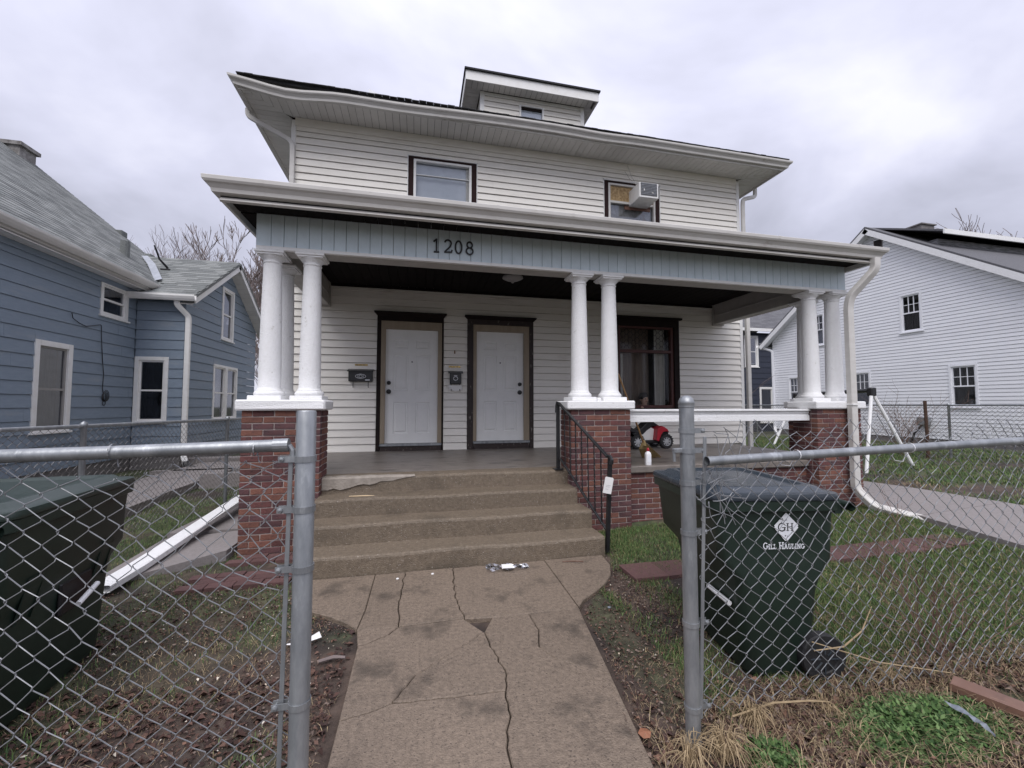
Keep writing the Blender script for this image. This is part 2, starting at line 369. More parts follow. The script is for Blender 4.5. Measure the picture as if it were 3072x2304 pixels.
def window(parent, fr, u0, u1, z0, z1, mframe, w=.08, grid_top=None, glass=None, back=None, mid=.5, proud=.03, recess=.05, sash=None, mid_on=True, sill=True, name='window'):
    """outer casing u0..u1 x z0..z1 as one window part with sash, pane and inside as sub-parts"""
    mb = MB()
    for (a, b, c, d) in ((u0, u0 + w, z0, z1), (u1 - w, u1, z0, z1), (u0 + w, u1 - w, z1 - w, z1), (u0 + w, u1 - w, z0, z0 + w * .6)): fr.box(mb, a, b, c, d, -.02, proud, .004)
    if sill: fr.box(mb, u0 - .03, u1 + .03, z0 - .035, z0 - .001, -.02, proud + .03, .004)
    f = P(name, mb, mframe, parent)
    a, b, c, d = u0 + w, u1 - w, z0 + w * .6, z1 - w; zm = c + (d - c) * mid; sw = .035
    sb = MB()
    for (p, q, r, s_) in ((a, a + sw, c, d), (b - sw, b, c, d), (a + sw, b - sw, d - sw, d), (a + sw, b - sw, c, c + sw)): fr.box(sb, p, q, r, s_, -.05, -.005)
    if mid_on: fr.box(sb, a + sw, b - sw, zm - .02, zm + .02, -.05, .004)
    if grid_top:
        nx, nz = grid_top
        for i in range(1, nx):
            x = a + sw + (b - a - 2 * sw) * i / nx; fr.box(sb, x - .008, x + .008, zm + .021, d - sw, -.045, -.012)
        for i in range(1, nz):
            y = zm + (d - sw - zm) * i / nz; fr.box(sb, a + sw, b - sw, y - .008, y + .008, -.043, -.014)
    P('sash', sb, sash or mframe, f)
    g = MB(); fr.box(g, a + .01, b - .01, c + .01, d - .01, -.034, -.028); P('pane', g, glass or GLASS, f)
    bb = MB(); n = 26
    for i in range(n):
        p, q = a + (b - a) * i / n, a + (b - a) * (i + 1) / n; dd = -.13 - .018 * sin(i * 1.3) - .01 * sin(i * 2.9)
        de = -.13 - .018 * sin((i + 1) * 1.3) - .01 * sin((i + 1) * 2.9)
        bb.add([fr(p, dd, c), fr(q, de, c), fr(q, de, d), fr(p, dd, d)], [(0, 1, 2, 3)])
    P('curtain_or_dark_sheet', bb, back or M['curtain_or_dark_sheet'], f)  # with the room colour this is a dark sheet standing in for interior shade
    return f
GUT = [(0, 0), (0, -.12), (.055, -.12), (.062, -.085), (.088, -.055), (.105, -.045), (.115, -.03), (.118, 0), (.100, 0), (.100, -.02), (.05, -.10), (.012, -.10), (.012, 0)]

# ------------------------------------------------------------------ terrain
def sm(t): t = np.clip(t, 0, 1); return t * t * (3 - 2 * t)
def vnoise(x, y, seed=0):
    x = np.asarray(x, float); y = np.asarray(y, float); xi = np.floor(x).astype(np.int64); yi = np.floor(y).astype(np.int64); fx = x - xi; fy = y - yi
    def h(a, b):
        n = (a * 374761393 + b * 668265263 + seed * 974711) & 0x7fffffff; n = ((n ^ (n >> 13)) * 1274126177) & 0x7fffffff; n = n ^ (n >> 16); return (n % 100003) / 100003.
    u = fx * fx * (3 - 2 * fx); v = fy * fy * (3 - 2 * fy)
    return (h(xi, yi) * (1 - u) + h(xi + 1, yi) * u) * (1 - v) + (h(xi, yi + 1) * (1 - u) + h(xi + 1, yi + 1) * u) * v
def fbm(x, y, o=4, seed=0):
    s = 0; a = .5
    for i in range(o): s = s + a * vnoise(x, y, seed + i); x = x * 2.03 + 11.3; y = y * 2.03 + 7.1; a *= .5
    return s / (1 - .5 ** o)
def hb(x, y):
    x = np.asarray(x, float); y = np.asarray(y, float)
    return .34 * sm((x - 4.5) / 8) * (1 - .8 * sm((y - 13) / 6)) + .10 * sm((y - 4) / 4) * sm((-1.9 - x) / .6) + .06 * sm((x - 2.2) / 1.5) * sm((y - 3.6) / 1.2)
def hz(x, y): return hb(x, y) - .006 + .022 * (fbm(np.asarray(x) * 5, np.asarray(y) * 5, 3, 5) - .5) + .05 * (fbm(np.asarray(x) * .7, np.asarray(y) * .7, 2, 9) - .5) * sm((np.abs(np.asarray(x) - .4) - 1.2) / 2)
def gmask(x, y):
    """how much living grass stands at a spot"""
    x = np.asarray(x, float); y = np.asarray(y, float)
    n = fbm(x * .9, y * .9, 4, 3); right = sm((x - 1.75) / .5) * sm((y - 1.75) / .35)
    g = right * sm((n - .22) / .22)
    g = np.maximum(g, sm((x - 1.9) / .5) * sm((1.9 - y) / .3) * sm((n - .44) / .12) * .7)
    left = sm((-1.3 - x) / 1.2) * sm((y - 4.2) / 1.2) * sm((n - .32) / .2)
    g = np.maximum(g, left * .9)
    g = np.maximum(g, sm((n - .56) / .1) * .55)
    n2 = fbm(x * 3.1 + 5, y * 3.1, 3, 21); g = g * (.35 + .65 * sm((n2 - .3) / .25))
    g = np.where((x > -.42 - np.clip((y - 3.1) * .9, 0, .55)) & (y < 4.1) & (x < 1.25 + np.clip(y - 3, 0, 1) * .7), 0, g)
    return g
def seg(a, b, s): return list(np.arange(a, b, s))
xs = np.array([-300, -150, -80, -45, -30, -20, -14, -11, -9, -7.5] + seg(-6.4, -4, .25) + seg(-4, 5, .035) + seg(5, 9, .12) + seg(9, 16, .4) + [17, 19, 22, 26, 32, 45, 80, 150, 300.])
ys = np.array([-300, -120, -50, -20, -8, -3, -1, 0] + seg(.4, 1.2, .1) + seg(1.2, 5.4, .035) + seg(5.4, 9, .12) + seg(9, 17, .5) + [18, 20, 23, 28, 36, 50, 90, 160, 300.])
X, Y = np.meshgrid(xs, ys); Z = hz(X, Y)
Z = np.where((X > -.95) & (X < 1.85) & (Y > 4.1) & (Y < 8), -.05, Z); Z = np.where((X > -1.6) & (X < 6.1) & (Y > 5.1) & (Y < 8), -.05, Z)
nx, ny = len(xs), len(ys); V = np.stack([X, Y, Z], -1).reshape(-1, 3)
I = (np.arange(ny - 1)[:, None] * nx + np.arange(nx - 1)[None, :]).ravel(); Fq = np.stack([I, I + 1, I + nx + 1, I + nx], 1)
def fast_mesh(name, V, Fc, m, tone=None, smooth=False):
    me = bpy.data.meshes.new(name); nv, nf, k = len(V), len(Fc), Fc.shape[1]
    me.vertices.add(nv); me.vertices.foreach_set('co', np.asarray(V, np.float32).ravel()); me.loops.add(nf * k); me.loops.foreach_set('vertex_index', Fc.ravel().astype(np.int32))
    me.polygons.add(nf); me.polygons.foreach_set('loop_start', np.arange(0, nf * k, k, dtype=np.int32)); me.polygons.foreach_set('loop_total', np.full(nf, k, np.int32))
    if smooth: me.polygons.foreach_set('use_smooth', np.ones(nf, bool))
    me.update(); me.validate()
    if tone is not None:
        a = me.color_attributes.new('tone', 'FLOAT_COLOR', 'POINT'); a.data.foreach_set('color', np.concatenate([tone, np.ones((nv, 1))], 1).astype(np.float32).ravel())
    me.materials.append(m); o = bpy.data.objects.new(name, me); COL.objects.link(o); return o
gx, gy = V[:, 0], V[:, 1]
n1 = fbm(gx * 2.2, gy * 2.2, 4, 40); n2 = fbm(gx * 14, gy * 14, 3, 41)
D1 = np.array([.040, .030, .026]); D2 = np.array([.10, .070, .054]); D3 = np.array([.068, .098, .038]); D4 = np.array([.17, .135, .085])
t = sm((n1 - .35) / .3)[:, None]; u = sm((n2 - .45) / .3)[:, None]; tone = D1 * (1 - t) + D2 * t * .75 + D1 * t * .25; tone = tone * (.75 + .5 * u)
g = gmask(gx, gy)[:, None]; tone = tone * (1 - g * .8) + (D3 * (.6 + .8 * u)) * g * .8
far = sm((np.hypot(gx, gy) - 14) / 10)[:, None]; tone = tone * (1 - far) + np.array([.075, .08, .045]) * far
o = fast_mesh('ground', V, Fq, M['dirt'], tone, True); o['kind'] = 'structure'

def blades(name, n, region, dens, length, width, cols, lean=.6, zoff=0, m=None, flat=0.0, seed=1):
    r = np.random.default_rng(seed); x0, x1, y0, y1 = region
    x = r.uniform(x0, x1, n * 3); y = r.uniform(y0, y1, n * 3); keep = r.random(n * 3) < dens(x, y); x = x[keep][:n]; y = y[keep][:n]; n = len(x)
    z = hz(x, y) - .004 + zoff; a = r.uniform(0, 2 * pi, n); ln = length[0] + (length[1] - length[0]) * r.random(n) ** 1.6; w = width * (.6 + .8 * r.random(n))
    tilt = lean * r.random(n) + flat; d = np.stack([np.cos(a), np.sin(a)], 1); s = np.stack([-np.sin(a), np.cos(a)], 1)
    B = np.stack([x, y, z], 1)
    def pt(tt, side, wd):
        bend = np.sin(tilt * tt ** .7 * 1.2) * ln * tt; up = np.cos(np.clip(tilt * tt, 0, 1.52)) * ln * tt
        return B + np.concatenate([d * bend[:, None] + s * (side * wd)[:, None], up[:, None] + .004], 1)
    vs = np.stack([pt(0, -1, w * .5), pt(0, 1, w * .5), pt(.55, 1, w * .42), pt(.55, -1, w * .42), pt(1, 0, w * 0)], 1).reshape(-1, 3)
    i = np.arange(n)[:, None] * 5; tri = np.concatenate([i + [0, 1, 2], i + [0, 2, 3], i + [3, 2, 4]], 1).reshape(-1, 3)
    c = np.array(cols); k = r.integers(0, len(c), n); cc = c[k] * (.7 + .6 * r.random((n, 1))); cc = np.repeat(cc, 5, 0)
    o = fast_mesh(name, vs, tri, m or M['blade'], cc); o['kind'] = 'stuff'; return o
GR = [(.08, .14, .042), (.115, .18, .06), (.06, .11, .042), (.145, .20, .08), (.20, .18, .09)]
nowalk = lambda x, y: ~(((x > -.40) & (x < 1.03 + (y - 1.66) * .155) & (y < 3.1)) | ((x > -.40 - np.clip((y - 3.1) * .95, 0, .55)) & (x < 1.24 + np.clip((y - 3.05) * .75, 0, .64)) & (y >= 3.1) & (y < 8)) | ((x > -1.75) & (y > 4.85) & (x < 6.3)) | ((x > 6.15) & (x < 7.75) & (y < 5.7) & (x > 6.15 + (y - 3.2) * .2)))
blades('lawn_grass', 190000, (1.5, 7, 1.75, 6.5), lambda x, y: gmask(x, y) * nowalk(x, y), (.02, .06), .0035, GR, .9, seed=2)
blades('lawn_grass', 60000, (4.5, 14, 3, 13), lambda x, y: gmask(x, y) * nowalk(x, y), (.03, .08), .009, GR, .9, seed=3)
blades('side_grass', 38000, (-5.4, -.6, 1.2, 8.5), lambda x, y: gmask(x, y) * nowalk(x, y), (.02, .05), .0035, GR, .9, seed=4)
STR = [(.34, .26, .16), (.26, .19, .115), (.42, .33, .2), (.17, .115, .08), (.10, .065, .05)]
frontr = lambda x, y: sm((x - .98) / .2) * sm((2.15 - y) / .3) * sm((fbm(x * 3, y * 3, 3, 71) - .28) / .25)
blades('dry_straw', 15000, (.95, 4.6, 1.0, 2.3), frontr, (.04, .14), .0022, STR, .6, seed=5, flat=.9)
blades('dry_straw', 14000, (-2.8, 2.2, 1.1, 4.4), lambda x, y: sm((fbm(x * 2.2, y * 2.2, 3, 77) - .42) / .2) * nowalk(x, y) * .8, (.02, .06), .0022, STR, .5, seed=6, flat=1.1)
blades('dry_straw', 20000, (2.0, 9, 2.0, 9), lambda x, y: sm((fbm(x * 1.3, y * 1.3, 3, 79) - .42) / .2) * nowalk(x, y), (.03, .08), .004, STR, .5, seed=7, flat=.9)
def leaves(name, n, region, dens, size, cols, seed):
    r = np.random.default_rng(seed); x0, x1, y0, y1 = region
    x = r.uniform(x0, x1, n * 3); y = r.uniform(y0, y1, n * 3); keep = r.random(n * 3) < dens(x, y); x = x[keep][:n]; y = y[keep][:n]; n = len(x)
    z = hz(x, y) + .004 + .012 * r.random(n); a = r.uniform(0, 2 * pi, n); sz = size[0] + (size[1] - size[0]) * r.random(n) ** 2
    d = np.stack([np.cos(a), np.sin(a), r.uniform(-.35, .35, n)], 1); s = np.stack([-np.sin(a), np.cos(a), r.uniform(-.35, .35, n)], 1); B = np.stack([x, y, z], 1); S = sz[:, None]
    cup = np.zeros((n, 3)); cup[:, 2] = r.uniform(-.1, .5, n) * sz
    vs = np.stack([B - d * S * .5, B - s * S * .3 + cup, B + d * S * .5, B + s * S * .3 + cup, B + d * S * .05], 1).reshape(-1, 3)
    i = np.arange(n)[:, None] * 5; tri = np.concatenate([i + [0, 1, 4], i + [1, 2, 4], i + [2, 3, 4], i + [3, 0, 4]], 1).reshape(-1, 3)
    c = np.array(cols); k = r.integers(0, len(c), n); cc = np.repeat(c[k] * (.6 + .8 * r.random((n, 1))), 5, 0)
    o = fast_mesh(name, vs, tri, M['litter'], cc); o['kind'] = 'stuff'
LF = [(.075, .042, .034), (.11, .065, .05), (.05, .03, .027), (.20, .15, .125), (.15, .085, .06)]
leaves('fallen_leaves', 17000, (1.0, 4.6, 1.0, 2.15), frontr, (.015, .055), LF, 8)
leaves('fallen_leaves', 20000, (-2.9, 2.1, 1.0, 4.3), lambda x, y: sm((fbm(x * 1.7, y * 1.7, 3, 82) - .30) / .2) * nowalk(x, y), (.006, .028), LF, 9)
leaves('fallen_leaves', 2600, (-2.6, -.35, 1.2, 3.6), lambda x, y: sm((fbm(x * 1.3, y * 1.3, 3, 90) - .35) / .2) * nowalk(x, y), (.025, .055), LF[:3], 19)
leaves('fallen_leaves', 5000, (2, 7, 2, 6), lambda x, y: .7 * nowalk(x, y), (.01, .03), LF, 10)
leaves('pale_litter_flecks', 320, (-2.6, -.5, 1.3, 4.3), lambda x, y: .9 * nowalk(x, y), (.010, .026), [(.55, .5, .42), (.45, .38, .3), (.65, .6, .52)], 12)
leaves('pale_litter_flecks', 90, (1.25, 2.6, 2.2, 4.8), lambda x, y: .9 * nowalk(x, y), (.010, .022), [(.55, .5, .42), (.45, .38, .3)], 13)
# the low green weed clump by the right fence
def weedd(x, y): return np.exp(-(((x - 2.42) / .38) ** 2 + ((y - 1.60) / .17) ** 2) ** 1.5) + .8 * np.exp(-(((x - 1.56) / .11) ** 2 + ((y - 1.61) / .09) ** 2) ** 1.5)
def weeds(n, seed):
    r = np.random.default_rng(seed); x = r.uniform(1.4, 3.2, n * 8); y = r.uniform(1.1, 2.1, n * 8); k = r.random(n * 8) < weedd(x, y); x = x[k][:n]; y = y[k][:n]; n = len(x)
    z = hz(x, y) + .004 + .05 * r.random(n) * weedd(x, y); a = r.uniform(0, 2 * pi, n); el = r.uniform(-.2, .9, n); sz = r.uniform(.006, .017, n)[:, None]
    d = np.stack([np.cos(a) * np.cos(el), np.sin(a) * np.cos(el), np.sin(el)], 1); s = np.stack([-np.sin(a), np.cos(a), 0 * a], 1); B = np.stack([x, y, z], 1)
    vs = np.stack([B, B + d * sz + s * sz * .55, B + d * sz * 2.1, B + d * sz - s * sz * .55], 1).reshape(-1, 3); Fc = np.arange(n)[:, None] * 4 + np.array([0, 1, 2, 3])
    c = np.array([(.09, .155, .05), (.065, .12, .038), (.125, .19, .075), (.04, .08, .028)]); cc = np.repeat(c[r.integers(0, 4, n)] * (.7 + .6 * r.random((n, 1))), 4, 0)
    o = fast_mesh('green_weeds', vs, Fc, M['blade'], cc); o['kind'] = 'stuff'
weeds(22000, 14)

# ------------------------------------------------------------------ walks
def inset(poly, d):
    n = len(poly); P2 = [np.array(p, float) for p in poly]; ar = sum(P2[i][0] * P2[(i + 1) % n][1] - P2[(i + 1) % n][0] * P2[i][1] for i in range(n)); sg = 1 if ar > 0 else -1; o = []
    for i in range(n):
        a = P2[i] - P2[i - 1]; b = P2[(i + 1) % n] - P2[i]; a /= np.linalg.norm(a) + 1e-9; b /= np.linalg.norm(b) + 1e-9
        q = (np.array([-a[1], a[0]]) + np.array([-b[1], b[0]])) * sg; q /= max(np.linalg.norm(q), .5); o.append(tuple(P2[i] + q * d))
    return o
def jag(pts, amp=.006, step=.045, seed=0):
    r = random.Random(seed); o = []
    for (a, b) in zip(pts[:-1], pts[1:]):
        n = max(1, int(math.dist(a, b) / step)); nrm = (-(b[1] - a[1]), b[0] - a[0]); l = math.hypot(*nrm) + 1e-9
        for i in range(n):
            t = i / n; k = r.uniform(-amp, amp) if i else 0; o.append((a[0] + (b[0] - a[0]) * t + nrm[0] / l * k, a[1] + (b[1] - a[1]) * t + nrm[1] / l * k))
    o.append(pts[-1]); return o
walk = MB()
_w = bpy.data.objects.new('walkway', None); COL.objects.link(_w); _w['kind'] = 'structure'; ROOT[_w.name] = np.zeros(3)
Lx, Rx = -.355, 1.20
top = jag([(-.385, 3.085), (-.108, 3.07)], 0, seed=1)
jl = [(-.385, 3.085), (-.108, 3.066), (.351, 3.078)]; jr = [(.545, 3.05), (1.215, 3.045)]
c1 = [(-.35, 4.03), (-.36, 3.37), (-.385, 3.085)]
c2 = jag([(-.09, 4.03), (-.12, 3.36), (-.108, 3.066)], .008, seed=2)
c3 = jag([(.35, 4.03), (.315, 3.42), (.351, 3.078)], .010, seed=3)
c4 = [(1.245, 4.03), (1.215, 3.045)]
cd = jag([(-.108, 3.066), (-.17, 2.98), (-.30, 2.90), (Lx, 2.885)], .008, seed=4)
main = jag([(.46, 2.87), (.47, 2.69), (.515, 2.45), (.482, 2.27), (.47, 2.09), (.43, 2.0), (.41, 1.81), (.43, 1.5), (.40, 1.2), (.42, .3)], .009, .04, seed=5)
nn = jag([(Lx, 2.238), (-.219, 2.266), (-.109, 2.31), (.177, 2.285), (.482, 2.27)], .006, seed=6)
oo = jag([(-.109, 2.31), (.01, 2.51), (.33, 2.76), (.46, 2.87)], .004, seed=8)
rr = jag([(.82, 3.048), (.83, 2.82), (.775, 2.62), (.84, 2.48), (1.0, 2.34), (1.095, 2.27)], .003, seed=7)
arcL = [(-.385, 3.085), (-.46, 3.19), (-.60, 3.32), (-.74, 3.42), (-.86, 3.60), (-.93, 3.85), (-.93, 4.03)]
arcR = [(1.215, 3.045), (1.30, 3.16), (1.45, 3.27), (1.60, 3.40), (1.73, 3.56), (1.83, 3.78), (1.86, 4.03)]
im = main.index(min(main, key=lambda p: math.dist(p, (.482, 2.27))))
slabs = [
 ([(-.93, 4.03)] + c1 + arcL[1:-1], .002), (c1 + [(-.25, 3.075), (-.108, 3.066)][:1] + c2[::-1], .0025),
 (c2 + [(.12, 3.072)] + c3[::-1], .0035), (c3 + [(.46, 3.062), (.545, 3.05), (.82, 3.048), (1.215, 3.045)] + c4[::-1][1:], .003), (arcR[::-1] + c4[::-1][:0] + [(1.245, 4.03)], .002),
 ([(-.385, 3.085), (-.108, 3.066)] + cd[1:], .004),
 (cd[::-1][:-1] + [(-.108, 3.066), (.12, 3.072), (.345, 3.078), (.46, 2.87)] + oo[::-1][1:] + nn[::-1][nn[::-1].index(min(nn[::-1], key=lambda p: math.dist(p, (-.109, 2.31)))) + 1:], .0045),
]
ni = nn.index(min(nn, key=lambda p: math.dist(p, (-.109, 2.31))))
slabs.append((oo + main[1:im] + nn[::-1][:len(nn) - ni - 1], .0025))
slabs.append((nn + main[im + 1:] + [(Lx - .01, .3)], .003))
jx = [p for p in rr]
slabs.append(([(.545, 3.045)] + rr + [(1.0, 1.66), (.80, .3)] + main[::-1], .0035))
slabs.append((rr + [(1.19, 2.9), (1.215, 3.045)], .002))
for poly, d in slabs:
    mb = MB(); pp = inset(poly, d); dz = random.uniform(-.003, .003)
    mb.prism(inset(pp, .004), .026 + dz, .0301 + dz); n = len(pp)
    mb.v = mb.v[:0]; mb.f = []; mb.mi = []
    a = inset(pp, .005); vs = [(x, y, -.08) for x, y in pp] + [(x, y, .024 + dz) for x, y in pp] + [(x, y, .030 + dz) for x, y in a]
    fs = [(i, (i + 1) % n, n + (i + 1) % n, n + i) for i in range(n)] + [(n + i, n + (i + 1) % n, 2 * n + (i + 1) % n, 2 * n + i) for i in range(n)] + [tuple(range(2 * n, 3 * n))]
    mb.add(vs, fs); o = P('slab', mb, M['walk'], _w)
# red pavers across the front
_p = bpy.data.objects.new('paver_strip', None); COL.objects.link(_p); _p['kind'] = 'structure'; ROOT[_p.name] = np.zeros(3)
its = []
def pv(x0, x1, y0, y1, lx=.2, ly=.1):
    y = y0; r = 0
    while y < y1 - .03:
        x = x0 + (lx / 2 if r % 2 else 0)
        while x < x1:
            its.append(((x + lx / 2, y + ly / 2, float(hb(x, y)) + .004 + random.uniform(-.004, .004)), np.eye(3), (lx / 2 - .003, ly / 2 - .003, .025), .003, lx * ly)); x += lx
        y += ly; r += 1
pv(-1.95, -1.08, 4.05, 4.35, .22, .11); pv(-1.8, -1.08, 4.62, 4.84, .22, .11)
pv(1.90, 2.6, 3.42, 3.76, .34, .34); pv(2.62, 6.0, 3.40, 3.75, .34, .34)
pieces('paver', its, [M['paver']], _p)
# grey side walk running back past the porch, and the old slabs on the left
_g = bpy.data.objects.new('side_path', None); COL.objects.link(_g); _g['kind'] = 'structure'; ROOT[_g.name] = np.zeros(3)
for k in range(5):
    y0 = 1.2 + k * 1.0; mb = MB(); l0 = 5.75 + y0 * .155; r0 = 8.7 - y0 * .17 if y0 > 3 else 8.25; l1 = 5.75 + (y0 + 1) * .155; r1 = 8.7 - (y0 + 1) * .17 if y0 + 1 > 3 else 8.2
    mb.prism([(l0 + .004, y0 + .004), (r0 - .004, y0 + .004), (r1 - .004, y0 + .996), (l1 + .004, y0 + .996)], 0, 1, lambda a, b, c: (a, b, float(hb(a, b)) + (.045 if c else -.08))); P('slab', mb, M['greywalk'], _g)
_o = bpy.data.objects.new('broken_path', None); COL.objects.link(_o); _o['kind'] = 'structure'; ROOT[_o.name] = np.zeros(3)
for poly, z0, z1 in (([(-2.55, 4.35), (-1.86, 4.82), (-1.84, 5.6), (-2.5, 5.5)], .10, .03), ([(-2.72, 4.1), (-2.58, 4.3), (-2.52, 5.55), (-2.75, 5.5)], .03, .03), ([(-2.75, 5.56), (-1.85, 5.66), (-1.86, 6.9), (-2.6, 6.9)], .09, .07), ([(-2.6, 6.95), (-1.9, 6.95), (-1.9, 9.5), (-2.6, 9.5)], .1, .1)):
    mb = MB(); mb.prism(poly, 0, 1, lambda a, b, c, z0=z0, z1=z1: (a, b, float(hb(a, b)) + (z1 + (z0 - z1) * max(0, min(1, (a + 2.6) / .8)) if c else -.08))); P('slab', mb, M['greywalk'], _o)
_n = bpy.data.objects.new('neighbour_path', None); COL.objects.link(_n); _n['kind'] = 'structure'; ROOT[_n.name] = np.zeros(3)
for k in range(7):
    mb = MB(); y0 = 3.2 + k * 1.15; mb.prism([(-4.9, y0), (-3.75, y0), (-3.75, y0 + 1.14), (-4.9, y0 + 1.14)], 0, 1, lambda a, b, c: (a, b, float(hb(a, b)) + (.12 if c else -.05))); P('slab', mb, M['greywalk'], _n)
mb = MB(); mb.box(-5.3, -2.9, 11.3, 11.7, .0, .30); mb.box(-3.7, -2.75, 8.4, 8.6, 0, .35); 
for b_ in ((-5.25, -3.0, 9.9, 10.1, .05, .22),): mb.box(*b_)
struct('low_kerb', mb, M['greywalk'])


# ================================================================== THE HOUSE
WY = 7.66; X0, X1 = -2.17, 6.88; FL = .755
house = T('duplex_house', 'white two-storey duplex with a wide columned brick porch numbered 1208', 'house', (2.35, 7.66, 0))
fw = FR((0, WY, 0), (1, 0, 0), (0, -1, 0))
DO1 = (-.735, .50, .7, 3.20); DO2 = (.86, 2.185, .7, 3.20); WB = (3.76, 5.34, 1.40, 3.38)
siding(house, fw, X0 + .06, X1 - .07, FL, 3.70, .1288, M['siding'], [(-.70, .465, 0, 3.10), (.893, 2.158, 0, 3.10), (3.80, 5.31, 1.42, 3.30)], seams=(2.9,))
U1 = (-.215, 1.065, 5.0, 6.14); U2 = (3.65, 4.925, 5.0, 6.16)
siding(house, fw, X0 + .06, X1 - .07, 4.18, 6.32, .1275, M['siding'], [U1, U2], seams=(.6, 4.6))
b = MB(); fw.box(b, X0 + .06, X1 - .07, 6.323, 6.50, -.01, .008); fw.box(b, X0 + .06, X1 - .07, 6.40, 6.538, .009, .03); P('frieze_trim', b, M['siding'], house)
b = MB(); b.box(X0, X0 + .1, WY + .03, 16.6, -.1, 6.53); b.box(X1 - .1, X1, WY + .03, 16.6, -.1, 6.53); b.box(X0, X1, 16.6, 16.7, -.1, 6.53)
b.box(X0 + .1, X1 - .1, 9.4, 9.5, -.1, 6.5); b.box(X0 + .1, X1 - .1, WY + .03, 9.4, 6.40, 6.50); b.box(X0 + .1, X1 - .1, WY + .3, 9.4, .6, .72)
for (p, q, r, s_) in ((X0, -.74, .3, 6.4), (.50, .86, .3, 5.0), (-.74, -.24, 5.0, 6.4), (2.19, 3.70, .3, 6.4), (5.36, X1, .3, 6.4), (-.74, .50, 3.21, 5.0), (.86, 2.19, 3.21, 5.0), (3.70, 5.36, 3.4, 5.0), (3.70, 5.36, .3, 1.38), (-.74, .50, .3, .70), (.86, 2.19, .3, .7), (1.08, 2.19, 5.0, 6.4), (.86, 1.07, 5.0, 6.4), (4.94, 5.36, 5.0, 6.4)):
    b.box(p + .001, q, WY + .04, WY + .16, r + .001, s_)
P('wall', b, M['siding'], house)
b = MB(); b.box(X0 + .05, X1 - .05, WY + .02, 16.5, -.2, .3); P('foundation', b, M['found'], house)
for (x, zb, zt) in ((X0, 4.15, 6.5), (X1 - .075, 4.15, 6.5), (X0, .3, 3.9), (X1 - .075, .3, 3.9)):
    b = MB(); b.box(x, x + .075, WY - .024, WY + .1, zb, zt, .003); P('corner_trim', b, M['trimw'], house)
